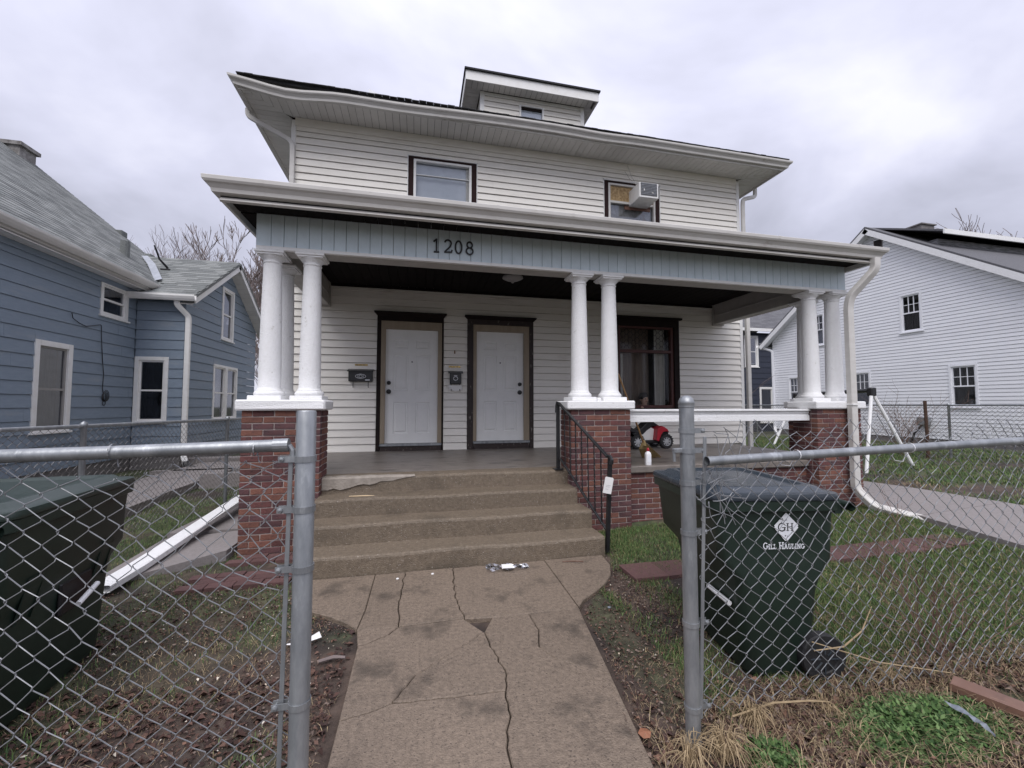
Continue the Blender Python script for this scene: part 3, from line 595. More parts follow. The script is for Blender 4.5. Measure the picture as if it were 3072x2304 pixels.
# --- doors
def door(parent, x0, x1, jam0, jam1, fx0, fx1, zb, zt, hx, mcas, hinge):
    cas = MB(); fw.box(cas, fx0, jam0, FL, 3.06, -.02, .03, .003); fw.box(cas, jam1, fx1, FL, 3.06, -.02, .03, .003); fw.box(cas, fx0, fx1, 3.061, 3.15, -.02, .032, .003)
    c = P('door_casing', cas, mcas, parent)
    h = MB(); xa, xb = fx0 - .045, fx1 + .045
    h.add([fw(fx0 - .005, .035, 3.15), fw(fx1 + .005, .035, 3.15), fw(xb, .10, 3.195), fw(xa, .10, 3.195), fw(fx0 - .005, -.01, 3.15), fw(fx1 + .005, -.01, 3.15), fw(xb, -.01, 3.195), fw(xa, -.01, 3.195)], [(0, 1, 2, 3), (4, 7, 6, 5), (0, 4, 5, 1), (3, 2, 6, 7), (0, 3, 7, 4), (1, 5, 6, 2)])
    fw.box(h, xa - .005, xb + .005, 3.196, 3.215, -.01, .105); P('door_head', h, M['dark'], parent)
    j = MB(); fw.box(j, jam0 + .002, x0, zb, zt + .001, -.10, .02, .002); fw.box(j, x1, jam1 - .002, zb, zt + .001, -.10, .02, .002); fw.box(j, jam0 + .002, jam1 - .002, zt + .002, 3.058, -.10, .02, .002); P('door_frame', j, M['jamb'], parent)
    d = MB(); W_, H_ = x1 - x0, zt - zb; cols = [(.12, .42), (.58, .88)]; rows = [(.08, .39), (.50, .83), (.885, .955)]
    cols = [(W_ * .15, W_ * .43), (W_ * .57, W_ * .85)]; rows = [(H_ * .085, H_ * .36), (H_ * .46, H_ * .78), (H_ * .835, H_ * .91)]
    us = sorted({0, W_} | {u for c_ in cols for u in c_}); zs = sorted({0, H_} | {z for r_ in rows for z in r_}); D0 = -.035
    for i in range(len(us) - 1):
        for k in range(len(zs) - 1):
            p, q, r_, s_ = x0 + us[i], x0 + us[i + 1], zb + zs[k], zb + zs[k + 1]
            if (us[i], us[i + 1]) in cols and (zs[k], zs[k + 1]) in rows:
                a1, a2, a3 = .012, .03, .045
                def ring(o0, w0, o1, w1):
                    A = [fw(p + o0, w0, r_ + o0), fw(q - o0, w0, r_ + o0), fw(q - o0, w0, s_ - o0), fw(p + o0, w0, s_ - o0)]; B = [fw(p + o1, w1, r_ + o1), fw(q - o1, w1, r_ + o1), fw(q - o1, w1, s_ - o1), fw(p + o1, w1, s_ - o1)]
                    d.add(A + B, [(t, (t + 1) % 4, 4 + (t + 1) % 4, 4 + t) for t in range(4)])
                ring(0, D0, a1, D0 - .012); ring(a1, D0 - .012, a2, D0 - .012); ring(a2, D0 - .012, a3, D0 - .002)
                d.add([fw(p + a3, D0 - .002, r_ + a3), fw(q - a3, D0 - .002, r_ + a3), fw(q - a3, D0 - .002, s_ - a3), fw(p + a3, D0 - .002, s_ - a3)], [(0, 1, 2, 3)])
            else: d.add([fw(p, D0, r_), fw(q, D0, r_), fw(q, D0, s_), fw(p, D0, s_)], [(0, 1, 2, 3)])
    fw.box(d, x0, x1, zb, zt, -.10, -.06); dd = P('door', d, M['door'], parent)
    for (z, r_) in ((1.955, .036), (1.80, .042)):
        k = MB(); k.lathe([(r_, 0), (r_, .012), (r_ * .45, .02), (r_ * .45, .035), (r_ * .8, .045), (r_ * .8, .065), (0.004, .072)], (0, 0, 0), 14, 'y'); k.v = [(x + hx, WY + .035 - y, zz + z) for x, y, zz in k.v]; P('door_knob' if r_ > .04 else 'deadbolt', k, M['black'], dd, smooth=False)
    k = MB(); k.lathe([(.013, 0), (.013, .006), (.004, .007)], (0, 0, 0), 10, 'y'); k.v = [(x + (x0 + x1) / 2, WY + .035 - y, zz + zb + H_ * .715) for x, y, zz in k.v]; P('peephole', k, M['black'], dd)
    t_ = MB(); fw.box(t_, jam0, jam1, zb - .045, zb - .004, -.1, .05, .004); P('threshold', t_, M['galv'], parent)
    t_ = MB(); fw.box(t_, jam0 + .01, jam1 - .01, FL, zb - .046, -.08, .028); P('sill_board', t_, M['peel'], parent)
door(house, -.551, .362, -.633, .435, -.698, .462, .885, 2.915, -.492, M['dark'], 1)
door(house, 1.070, 1.975, 1.005, 2.08, .893, 2.158, .90, 2.935, 1.90, M['peel'], -1)
# --- big front window with leaded transom
b = MB()
for (p, q, r, s_) in ((3.80, 3.93, 1.42, 3.32), (5.19, 5.31, 1.42, 3.32), (3.93, 5.19, 3.17, 3.32), (3.93, 5.19, 1.42, 1.50)): fw.box(b, p, q, r, s_, -.03, .03, .003)
fw.box(b, 3.76, 5.35, 3.321, 3.36, -.01, .09); fw.box(b, 3.76, 5.36, 1.39, 1.419, -.01, .06)
bw = P('large_window', b, M['dark'], house)
b = MB()
for (p, q, r, s_) in ((3.93, 3.98, 1.50, 3.17), (5.13, 5.19, 1.50, 3.17), (3.98, 5.13, 3.13, 3.17), (3.98, 5.13, 2.63, 2.69), (3.98, 5.13, 1.50, 1.56)): fw.box(b, p, q, r, s_, -.09, .0, .003)
P('sash', b, M['sash'], bw)
b = MB(); fw.box(b, 3.97, 5.14, 1.55, 2.64, -.055, -.050); P('pane', b, GLASSD, bw)
b = MB(); fw.box(b, 3.97, 5.14, 2.68, 3.14, -.055, -.050); P('transom_pane', b, GLASSD, bw)
b = MB(); hx, hz_ = .092, .115        # hexagon leading
for i in range(15):
    for k in range(5):
        cx = 3.99 + i * hx * .86; cz = 2.72 + k * hz_ + (hz_ / 2 if i % 2 else 0); R_ = hz_ * .5
        pts = [(cx - .03, cz - R_), (cx - .052, cz), (cx - .03, cz + R_)]
        q = [(cx - R_ * .95 * .6, cz - R_), (cx - .056, cz - .0), (cx - R_ * .95 * .6, cz + R_)]
        H6 = [(cx + .053 * cos(a), cz + .0575 * sin(a)) for a in (0, pi / 3, 2 * pi / 3, pi)]
        for (p0, p1) in zip(H6[:-1], H6[1:]):
            if 3.98 < p0[0] < 5.13 and 3.98 < p1[0] < 5.13 and 2.69 < p0[1] < 3.13 and 2.69 < p1[1] < 3.13: b.tube([fw(p0[0], -.045, p0[1]), fw(p1[0], -.045, p1[1])], .005, 4, False)
P('leading', b, M['black'], bw)
def drape(u0, u1, z0, z1, w, amp=.03, f=60):
    b = MB(); n = int((u1 - u0) / .012)
    for i in range(n):
        a, c = u0 + (u1 - u0) * i / n, u0 + (u1 - u0) * (i + 1) / n
        g = lambda u: w + amp * sin(u * f) * (.7 + .3 * sin(u * 17))
        b.add([fw(a, g(a), z0), fw(c, g(c), z0), fw(c, g(c), z1), fw(a, g(a), z1)], [(0, 1, 2, 3)])
    return b
P('curtain_or_dark_sheet', drape(3.9, 4.13, 1.45, 2.62, -.20, .02), M['curtain_or_dark_sheet'], bw); P('curtain_or_dark_sheet', drape(4.88, 5.12, 1.45, 3.2, -.22, .02), M['curtain_or_dark_sheet'], bw)
P('curtain_or_dark_sheet', drape(4.15, 4.86, 1.45, 3.2, -.42, .015, 40), mat('brown_sheer', (.26, .21, .18), (.15, .12, .105), 5, .9, stretch=(6, 1, .5)), bw)
b = MB(); b.box(3.3, 5.9, 9.0, 9.05, .8, 3.6); b.box(3.2, 3.25, 7.84, 9, .8, 3.6); b.box(5.95, 6.0, 7.84, 9, .8, 3.6); P('room', b, M['room'], bw)
# --- upper windows
def upwin(u0, u1, z0, z1, kind):
    b = MB()
    for (p, q, r, s_) in ((u0 + .012, u0 + .105, z0, z1 - .012), (u1 - .105, u1 - .012, z0, z1 - .012), (u0 + .105, u1 - .105, z1 - .055, z1 - .012)): fw.box(b, p, q, r, s_, -.03, .012, .002)
    f = P('window', b, M['shut'], house)
    b = MB()
    for (p, q, r, s_) in ((u0 - .004, u0 + .011, z0, z1 + .01), (u1 - .011, u1 + .004, z0, z1 + .01), (u0 - .004, u1 + .004, z1 - .011, z1 + .012)): fw.box(b, p, q, r, s_, -.01, .026)
    P('channel', b, M['trimw'], f)
    b = MB(); a, c = u0 + .107, u1 - .107; t_ = z1 - .058
    for (p, q, r, s_) in ((a, a + .045, z0, t_), (c - .045, c, z0, t_), (a + .045, c - .045, t_ - .04, t_)): fw.box(b, p, q, r, s_, -.06, .02, .003)
    zm = t_ - .36 if kind == 2 else t_ - .27
    fw.box(b, a + .045, c - .045, zm - (.045 if kind == 2 else .010), zm, -.06, .008 if kind == 2 else -.01)
    P('storm_frame', b, M['trimw'] if kind == 1 else M['gutter'], f)
    b = MB(); fw.box(b, a + .04, c - .04, z0, t_ - .035, -.045, -.04); P('pane', b, GLASS, f)
    if kind == 1: P('blind', drape(a + .02, c - .02, z0, t_, -.10, .006, 25), M['blind'], f)
    else:
        b = MB(); fw.box(b, a + .046, a + .50, zm, t_ - .045, -.035, -.02); fw.box(b, a + .51, c - .046, zm, t_ - .045, -.035, -.02); P('board', b, M['osb'], f)
        P('cardboard', drape(a + .02, c - .02, z0, zm, -.10, .01, 12), mat('crumpled_plastic', (.42, .40, .40), (.22, .19, .18), 9, .4, c3=(.30, .19, .13), s3=3, f3=.5, bump=1.0, bscale=14), f)
        b = MB(); fw.box(b, a + .38, c - .09, zm - .14, zm - .05, -.038, -.034); P('strip', b, mat('brown_card', (.14, .07, .05)), f)
    return f
upwin(*U1, 1); upwin(*U2, 2)
# --- brick piers, caps, columns
pier_items = []
def bface(items, fr, u0, u1, z0, z1, shift=0, d=.05, proud=.004, head=False):
    k = 0; z = z1 - .0635
    while z > z0 - .05:
        u = u0 - (0 if (k + shift) % 2 else .105)
        while u < u1 - .01:
            a, b_ = max(u, u0), min(u + .200, u1)
            if u1 - b_ < .045: b_ = u1
            if a - u0 < .045: a = u0
            if b_ - a > .03:
                pr = proud + random.uniform(-.0022, .0022)
                items.append((np.array(fr((a + b_) / 2, pr - d, z + .0287)), (fr.U, fr.N, np.array([0, 0, 1.])), ((b_ - a) / 2, d, .0280), .0035, (b_ - a) * .057))
            if b_ >= u1: break
            u += .211
        z -= .0678; k += 1
def front(y): return FR((0, y, 0), (1, 0, 0), (0, -1, 0))
def left(x): return FR((x, 0, 0), (0, 1, 0), (-1, 0, 0))
def right(x): return FR((x, 0, 0), (0, 1, 0), (1, 0, 0))
bricks = []
def pier(x0, x1, y0, y1, zb, leg=None):
    mb = MB(); mb.box(x0 + .005, x1 - .005, y0 + .005, y1, zb - .2, 1.505)
    if leg: mb.box(leg[0] + .005, leg[1] - .005, y1 + .001, leg[2], zb - .2, 1.505)
    p = P('brick_pier', mb, M['mortar'], house)
    cap = MB(); cap.box(x0 - .055, x1 + .05, y0 - .05, y1 + .05, 1.507, 1.615, .014)
    if leg: cap.box(leg[0] - .05, leg[1] + .05, y1 + .052, leg[2] + .05, 1.507, 1.615, .014)
    r = random.Random(int(x0 * 10)); cap.v = [(x + r.uniform(-.004, .004), y + r.uniform(-.004, .004), z + r.uniform(-.003, .003)) for x, y, z in cap.v]
    P('cap_stone', cap, M['paint'], p); return p
PY0, PY1 = 4.88, 5.25
pA = pier(-1.785, -1.018, PY0, PY1, 0, (-1.785, -1.42, 5.75)); pM = pier(1.862, 2.665, PY0, PY1, 0); pR = pier(5.61, 6.40, PY0, PY1 + .03, .05, (6.02, 6.40, 5.75))
def bset(p, faces):
    it = []
    for a in faces: bface(it, *a)
    pieces('brick', it, BRICKS, p, 300)
bset(pA, [(front(PY0), -1.785, -1.018, -.05, 1.505), (right(-1.018), PY0 + .11, PY1, .60, 1.505, 1), (left(-1.785), PY0 + .11, 5.75, .0, 1.505, 1)])
bset(pM, [(front(PY0), 1.862, 2.665, -.02, 1.505), (left(1.862), PY0 + .11, PY1, .60, 1.505, 1), (right(2.665), PY0 + .11, PY1, .7, 1.505, 1)])
bset(pR, [(front(PY0), 5.61, 6.40, .0, 1.505), (left(5.61), PY0 + .105, PY1 + .03, .0, 1.505, 1), (left(6.02), PY1 + .05, 5.75, .75, 1.505, 1)])
mb = MB(); mb.box(2.66, 5.62, 5.085, 5.25, -.2, .665); pw = P('porch_wall', mb, M['mortar'], house)
bset(pw, [(front(5.08), 2.67, 5.605, .0, .66)])
mb = MB(); mb.box(2.672, 5.602, 5.02, WY - .02, .668, FL, .01); mb.box(-1.40, 2.67, 5.26, WY - .022, .5, FL - .0005); mb.box(5.61, 6.02, 5.29, WY - .021, .5, FL - .0008); mb.box(6.02, 6.39, 5.76, WY - .021, .5, FL - .0008); P('porch_floor', mb, M['floor'], house)
mb = MB(); mb.box(-1.77, -1.4, 5.76, WY - .022, .5, FL - .0006); P('porch_floor', mb, M['floor'], house)
# steps
def step(y0, y1, z, zb=-.1, x0=-1.0, x1=1.905):
    mb = MB(); n = 60; N_ = []; r = random.Random(int(z * 1000))
    prof = [(y1, zb), (y0 + .004, zb), (y0, zb + .01), (y0, z - .028), (y0 + .006, z - .012), (y0 + .02, z - .003), (y0 + .045, z), (y1, z)]
    vs = []; w = [r.uniform(-.003, .003) for _ in range(n + 1)]
    for i in range(n + 1):
        x = x0 + (x1 - x0) * i / n; ww = w[i] + .006 * sin(i * .21 + z * 9)
        for (y, zz) in prof: vs.append((x, y + (ww if y < y1 else 0), zz + (ww * .6 if zz > zb + .05 and y < y1 else 0)))
    k = len(prof); fs = [(i * k + j, (i + 1) * k + j, (i + 1) * k + (j + 1) % k, i * k + (j + 1) % k) for i in range(n) for j in range(k)] + [tuple(range(k))[::-1], tuple(n * k + j for j in range(k))]
    mb.add(vs, fs); return P('step', mb, M['conc'], house)
step(4.045, 4.40, .205); step(4.375, 4.72, .395); step(4.69, 5.03, .578, x1=1.86, x0=-1.018); step(5.0, 5.255, FL - .002, x0=-1.016, x1=1.86)
mb = MB(); vs = []; r = random.Random(4); n = 16
prof = [(4.994, .625), (4.994, .742), (5.01, .757)]
for i in range(n + 1):
    x = -1.014 + 1.0 * i / n; h = .085 * (1 - (i / n) ** 1.6) + r.uniform(-.016, .016) * (i < 15)
    vs += [(x, 4.9885, .742 - h - .045 * max(0, 1 - i / 11)), (x, 4.9885, .7395), (x, 5.008, .7565), (x, 5.03 + h * .9 + r.uniform(0, .03), .7568)]
mb.add(vs, [(i * 4 + j, i * 4 + 4 + j, i * 4 + 5 + j, i * 4 + 1 + j) for i in range(n) for j in range(3)]); P('concrete_patch', mb, M['patch'], house)
# columns
def column(x, y, zt=3.27):
    mb = MB(); z0 = 1.665; H = zt - z0; pr = [(.142, 0), (.152, .012), (.152, .03), (.142, .045), (.130, .052), (.130, .06), (.122, .068), (.116, .085)]
    for i in range(9):
        q = i / 8; pr.append((.114 - .022 * q ** 1.5, .09 + (H - .22) * q))
    pr += [(.098, H - .125), (.100, H - .115), (.092, H - .108), (.094, H - .09), (.104, H - .078), (.122, H - .06), (.128, H - .05), (.126, H - .045)]
    mb.lathe(pr, (x, y, z0), 28, cap=False); c = P('column', mb, M['paint'], house, auto=True)
    b = MB(); b.box(x - .165, x + .165, y - .165, y + .165, 1.6155, 1.664, .006); P('plinth', b, M['paint'], c)
    b = MB(); b.box(x - .135, x + .135, y - .135, y + .135, zt - .045, zt - .028); b.box(x - .15, x + .15, y - .15, y + .15, zt - .0275, zt - .002, .003); P('abacus', b, M['paint'], c)
    return c
CY = 5.12
for (x, y) in ((-1.605, CY), (-1.19, CY), (-1.605, CY + .48), (2.075, CY), (2.50, CY), (5.80, CY), (6.235, CY), (6.235, CY + .48)): column(x, y)
b = MB(); b.lathe([(.03, 0), (.035, .02), (.01, .04)], (2.29, 5.0, 1.616), 8); P('bolt', b, M['paint'], house)
# beam, frieze boards, mouldings
FY = 5.02; FZ0, FZ1 = 3.315, 3.715; FX0, FX1 = -1.73, 6.37
b = MB(); b.box(FX0 + .02, FX1 - .02, FY + .022, FY + .22, 3.272, 3.75); P('beam', b, M['beam'], house)
b = MB(); b.box(FX0 - .01, FX1 + .01, FY - .03, FY + .0215, 3.275, 3.314, .004); b.box(FX0 - .01, FX1 + .01, FY - .025, FY + .02, FZ1 + .001, FZ1 + .03, .004); P('moulding', b, M['trimw'], house)
n = 62; bw_ = (FX1 - FX0) / n
for i in range(n):
    x = FX0 + i * bw_; b = MB(); b.box(x + .0022, x + bw_ - .0022, FY - .004 + random.uniform(-.001, .001), FY + .015, FZ0, FZ1, .003); P('frieze_board', b, M['frieze'], house)
for (xa, xb) in ((FX0 + .02, FX0 + .24), (6.13, 6.35)):
    b = MB(); b.box(xa, xb, FY + .221, WY - .02, 3.275, 3.46, .004); b.box(xa + .015, xb - .015, FY + .222, WY - .021, 3.4605, 3.70); b.box(xa - .01, xb + .01, FY + .222, WY - .02, 3.44, 3.4595); P('side_beam', b, M['beam'], house)
    b = MB(); b.box(xa - .02, xb + .02, WY - .07, WY - .018, 3.25, 3.70, .003); P('beam_block', b, M['beam'], house)
b = MB(); b.box(FX0 - .02, FX0 + .018, FY, WY, FZ0, FZ1); b.box(FX1 - .018, FX1 + .02, FY, WY, FZ0, FZ1); P('side_frieze', b, M['frieze'], house)
for i in range(52):
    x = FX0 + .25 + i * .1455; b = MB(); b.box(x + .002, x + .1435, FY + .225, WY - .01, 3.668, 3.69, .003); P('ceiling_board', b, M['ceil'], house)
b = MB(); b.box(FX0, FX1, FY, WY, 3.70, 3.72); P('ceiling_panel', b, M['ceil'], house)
b = MB(); b.box(X0 + .08, X1 - .09, WY - .05, WY - .017, 3.625, 3.665, .003); P('ceiling_trim', b, M['ceil'], house)
b = MB(); b.lathe([(.05, 0), (.05, -.02), (.15, -.045), (.16, -.07), (.10, -.10), (.03, -.115), (.02, -.14), (.002, -.15)], (1.40, 6.1, 3.56), 20); P('ceiling_light', b, mat('frosted_shade', (.30, .29, .29)), house, smooth=True)
# porch roof: soffit boards, gutter, deck
GX0, GX1, GY = -1.94, 6.42, 4.615
k = 0; x = GX0 - .02
while x < GX1:
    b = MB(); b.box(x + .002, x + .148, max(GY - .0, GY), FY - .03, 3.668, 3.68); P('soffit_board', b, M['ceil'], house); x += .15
y = FY
while y < WY - .1:
    for (a, c) in ((GX0, FX0 - .02), (FX1 + .02, GX1)):
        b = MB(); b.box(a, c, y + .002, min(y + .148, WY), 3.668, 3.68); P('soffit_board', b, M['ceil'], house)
    y += .15
GUTP = [(0, 0), (0, -.135), (.058, -.135), (.066, -.10), (.092, -.066), (.110, -.055), (.122, -.035), (.125, 0), (.118, .006), (.106, .0), (.106, -.02), (.05, -.11), (.012, -.11), (.012, 0)]
b = MB(); b.sweep([(0, .05), (0, -.19), (-.03, -.19), (-.03, .05)], [(GX0, WY + .6, 3.79), (GX0, GY, 3.79), (GX1, GY, 3.79), (GX1, WY + .6, 3.79)]); P('fascia', b, M['gutter'], house)
b = MB(); b.sweep([(.001, -.135), (.001, -.15), (.03, -.19), (.001, -.20)], [(GX0, GY, 3.79), (GX1, GY, 3.79)]); P('fascia_trim', b, M['gutter'], house)
b = MB(); b.sweep(GUTP, [(GX0, WY + .55, 3.80), (GX0, GY, 3.80), (GX1, GY, 3.795), (GX1, WY + .55, 3.80)]); P('gutter', b, M['gutter'], house)
for x in (-1.55, .85, 1.75, 4.65, 6.0):
    b = MB(); b.sweep([(p[0] + .0025, p[1]) if p[0] > .05 else (p[0], p[1] - .002) for p in GUTP[:9]], [(x, GY, 3.80), (x + .03, GY, 3.80)], closed_prof=False); P('gutter_joint', b, M['gutter'], house)
b = MB(); zt = 4.25
v = [(GX0 - .03, GY - .04, 3.80), (GX1 + .03, GY - .04, 3.80), (GX1 + .03, WY + .6, 3.80), (GX0 - .03, WY + .6, 3.80), (-1.2, WY - .03, zt), (5.7, WY - .03, zt), (5.7, WY + .6, zt), (-1.2, WY + .6, zt)]
v2 = [(x, y, z + .03) for x, y, z in v]
b.add(v + v2, [(0, 1, 5, 4)[::-1], (0, 4, 7, 3)[::-1], (1, 2, 6, 5)[::-1], (8, 9, 13, 12), (8, 12, 15, 11), (9, 10, 14, 13), (0, 1, 9, 8), (0, 8, 11, 3), (1, 2, 10, 9), (12, 13, 14, 15)]); P('porch_roof', b, M['dshing'], house)
# upper roof
EX0, EX1, EY = -2.78, 7.49, 7.06; EZ = 6.655
def sag(x): return -.10 * math.exp(-((x + 2.05) / .55) ** 2) - .055 * math.exp(-((x + .5) / 1.3) ** 2) - .02 * math.exp(-((x - 3.3) / .5) ** 2)
b = MB(); pts = [(EX0, 15, EZ), (EX0, EY, EZ)]
nn_ = 44; pts = [(EX0, 15., EZ)] + [(EX0 + (EX1 - EX0) * i / nn_, EY, EZ + sag(EX0 + (EX1 - EX0) * i / nn_) * (0 < i < nn_)) for i in range(nn_ + 1)] + [(EX1, 15., EZ)]
b.sweep(GUT, pts); P('gutter', b, M['gutter'], house)
b = MB(); b.sweep([(0, .03), (0, -.16), (-.025, -.16), (-.025, .03)], [(EX0, 15, EZ), (EX0, EY, EZ), (EX1, EY, EZ), (EX1, 15, EZ)]); P('fascia', b, M['gutter'], house)
x = EX0 + .03
while x < EX1 - .03:
    ye = WY - .012
    if x < X0: ye = min(ye, EY + .03 + (x - EX0))
    if x > X1: ye = min(ye, EY + .03 + (EX1 - x) - .12)
    if ye > EY + .05:
        f_ = lambda q: min(WY - .012, EY + .002 + (q - EX0), EY + .002 + (EX1 - q)); xa, xb = x + .0028, x + .1172
        b = MB(); b.prism([(xa, EY + .001), (xb, EY + .001), (xb, f_(xb)), (xa, f_(xa))], 6.542, 6.552); P('soffit_board', b, M['soffit'], house)
    x += .12
for s_ in (0, 1):
    y = EY + .03
    while y < 11:
        if s_ == 0: a, c = EX0 + .001, min(X0 - .01, EX0 + (y - EY) - .02)
        else: a, c = max(X1 + .01, EX1 - (y - EY) + .02), EX1 - .001
        ya, yb = y + .0028, y + .1172
        if s_ == 0: q = [(EX0 + .001, ya), (min(X0 - .01, EX0 + (ya - EY) - .004), ya), (min(X0 - .01, EX0 + (yb - EY) - .004), yb), (EX0 + .001, yb)]
        else: q = [(EX1 - .001, yb), (max(X1 + .01, EX1 - (yb - EY) + .004), yb), (max(X1 + .01, EX1 - (ya - EY) + .004), ya), (EX1 - .001, ya)]
        b = MB(); b.prism(q, 6.5425, 6.5525); P('soffit_board', b, M['soffit'], house)
        y += .12
b = MB(); b.box(EX0, EX1, EY, 15, 6.56, 6.575); P('soffit_deck', b, M['shut'], house)
cx, cy = 2.355, 12.0; h = 2.55; b = MB()
e0 = [(EX0 - .04, EY - .06, EZ + .025), (EX1 + .04, EY - .06, EZ + .025), (EX1 + .04, 17.0, EZ + .025), (EX0 - .04, 17.0, EZ + .025)]; rg = [(cx - .3, 12.0, EZ + h), (cx + .3, 12.0, EZ + h)]
b.add(e0 + rg + [(x, y, z - .04) for x, y, z in e0], [(0, 1, 5, 4), (1, 2, 5), (2, 3, 4, 5), (3, 0, 4), (0, 6, 7, 1), (1, 7, 8, 2), (3, 9, 6, 0), (6, 9, 8, 7)]); P('roof', b, M['dshing'], house)
b = MB(); r = random.Random(5)
for i in range(86):
    x = EX0 + i * .12; b.box(x, x + .117, EY - .10 - r.uniform(0, .012), EY + .1, EZ + .026 + r.uniform(-.001, .004), EZ + .038 + r.uniform(0, .006))
P('shingle_edge', b, M['dshing'], house)
b = MB(); r = random.Random(9)
pt = [(-.9 + i * .22, 7.5 + r.uniform(-.1, .1), 6.93 + .10 * math.exp(-i * .5) + r.uniform(-.02, .04) + (.12 if i == 0 else 0)) for i in range(9)]
vs = [(x, y, 6.80) for x, y, z in pt] + [(x, y + .05, z + .04) for x, y, z in pt]; b.add(vs, [(i, i + 1, 10 + i, 9 + i) for i in range(8)])
single('torn_plastic_sheet', b, mat('milky_sheet', (.75, .76, .8)), 'torn clear plastic sheet blowing on the upper roof edge left of the dormer', 'plastic sheet')
# dormer
DY = 8.72; fd = FR((0, DY, 0), (1, 0, 0), (0, -1, 0))
siding(house, fd, 1.36, 3.60, 7.35, 8.34, .125, M['siding'], [(2.15, 2.72, 7.3, 8.25)])
b = MB(); fd.box(b, 1.27, 1.36, 7.35, 8.42, -.05, .024, .003); fd.box(b, 3.60, 3.69, 7.35, 8.42, -.05, .024, .003); fd.box(b, 1.361, 3.599, 8.341, 8.42, -.02, .012); P('corner_trim', b, M['trimw'], house)
b = MB(); b.box(1.29, 3.67, DY + .03, 11, 7.2, 8.42); P('dormer_wall', b, M['siding'], house)
b = MB()
for (p, q, r_, s_) in ((2.15, 2.19, 7.5, 8.25), (2.68, 2.72, 7.5, 8.25), (2.19, 2.68, 8.225, 8.25)): fd.box(b, p, q, r_, s_, -.02, .03)
f = P('window', b, M['trimw'], house)
b = MB(); fd.box(b, 2.19, 2.68, 8.17, 8.224, -.03, .0); P('shade', b, M['dark'], f)
b = MB(); fd.box(b, 2.19, 2.68, 7.5, 8.169, -.02, -.014); P('pane', b, GLASS, f)
b = MB(); fd.box(b, 2.19, 2.68, 7.5, 8.169, -.028, -.024); P('blind', b, M['blind'], f)
DX0, DX1, DFY = .92, 3.91, 8.38
b = MB(); b.sweep([(0, 0), (0, -.20), (-.025, -.20), (-.025, 0)], [(DX0, 10.4, 8.575), (DX0, DFY, 8.575), (DX1, DFY, 8.575), (DX1, 10.4, 8.575)]); P('dormer_fascia', b, M['trimw'], house)
x = DX0 + .03
while x < DX1 - .1:
    b = MB(); b.box(x + .003, x + .117, DFY + .026, DY - .03, 8.422, 8.432, .002); P('soffit_board', b, M['soffit'], house); x += .12
y = DY - .03
while y < 10.3:
    for a, c in ((DX0 + .026, 1.268), (3.692, DX1 - .026)): b = MB(); b.box(a, c, y + .003, y + .117, 8.422, 8.432, .002); P('soffit_board', b, M['soffit'], house)
    y += .12
b = MB(); e0 = [(DX0 - .03, DFY - .04, 8.58), (DX1 + .03, DFY - .04, 8.58), (DX1 + .03, 11, 8.58), (DX0 - .03, 11, 8.58)]
b.add(e0 + [(cx - .1, 9.9, 9.05), (cx + .1, 9.9, 9.05), (cx + .1, 11, 9.05), (cx - .1, 11, 9.05)] + [(x, y, z + .035) for x, y, z in e0], [(8, 9, 5, 4), (9, 10, 6, 5), (11, 8, 4, 7), (0, 1, 9, 8), (0, 8, 11, 3), (1, 2, 10, 9), (0, 3, 2, 1)]); P('dormer_roof', b, M['dshing'], house)
# downspouts
def spout(parent, pts, w=.075, d=.055, m=None, name='downspout', ribs=()):
    """rectangular pipe"""
    P_ = np.array(pts, float); T_ = np.gradient(P_, axis=0); T_ /= np.linalg.norm(T_, axis=1)[:, None]; vs = []; a = np.array([1., 0, 0]) if abs(T_[0][0]) < .8 else np.array([0, 1., 0])
    for i in range(len(P_)):
        a = a - T_[i] * np.dot(a, T_[i]); a /= np.linalg.norm(a); c = np.cross(T_[i], a); e_ = .8
        for (p, q) in ((-1, -e_), (-e_, -1), (e_, -1), (1, -e_), (1, e_), (e_, 1), (-e_, 1), (-1, e_)): vs.append(P_[i] + a * p * w / 2 + c * q * d / 2)
    n = 8; b = MB(); b.add(vs, [(i * n + j, i * n + (j + 1) % n, (i + 1) * n + (j + 1) % n, (i + 1) * n + j) for i in range(len(P_) - 1) for j in range(n)] + [tuple((len(P_) - 1) * n + j for j in range(n))])
    return P(name, b, m or M['gutter'], parent) if parent is not None else b
def arc(pts, k=5):
    o = [pts[0]]
    for i in range(1, len(pts) - 1):
        A, B, C = (np.array(p, float) for p in pts[i - 1:i + 2]); r_ = min(.09, np.linalg.norm(B - A) * .45, np.linalg.norm(C - B) * .45); s0 = B + (A - B) / np.linalg.norm(A - B) * r_; s1 = B + (C - B) / np.linalg.norm(C - B) * r_
        for t in np.linspace(0, 1, k): o.append(tuple((1 - t) ** 2 * s0 + 2 * t * (1 - t) * B + t * t * s1))
    o.append(pts[-1]); return o
spout(house, arc([(-2.84, 7.62, 6.56), (-2.84, 7.62, 6.44), (-2.14, 7.60, 6.08), (-2.13, 7.60, 5.9), (-2.13, 7.60, 4.0)]))
spout(house, arc([(7.55, 7.9, 6.56), (7.55, 7.9, 6.36), (6.94, 7.60, 6.08), (6.93, 7.60, 5.9), (6.93, 7.60, 4.0)]))
spout(house, arc([(6.98, 7.62, 3.5), (6.98, 7.62, .1)]), .09, .07)
ZS = [(6.36, 4.56, 3.66), (6.36, 4.56, 3.50), (6.15, 4.76, 3.15), (6.14, 4.79, 3.0), (6.14, 4.79, .36), (6.24, 4.62, .14), (6.50, 4.05, .05)]
dsp = spout(house, arc(ZS, 8), .105, .085)
b = MB(); b.box(6.08, 6.20, 4.735, 4.85, 1.56, 1.58); P('strap', b, M['trimw'], dsp)
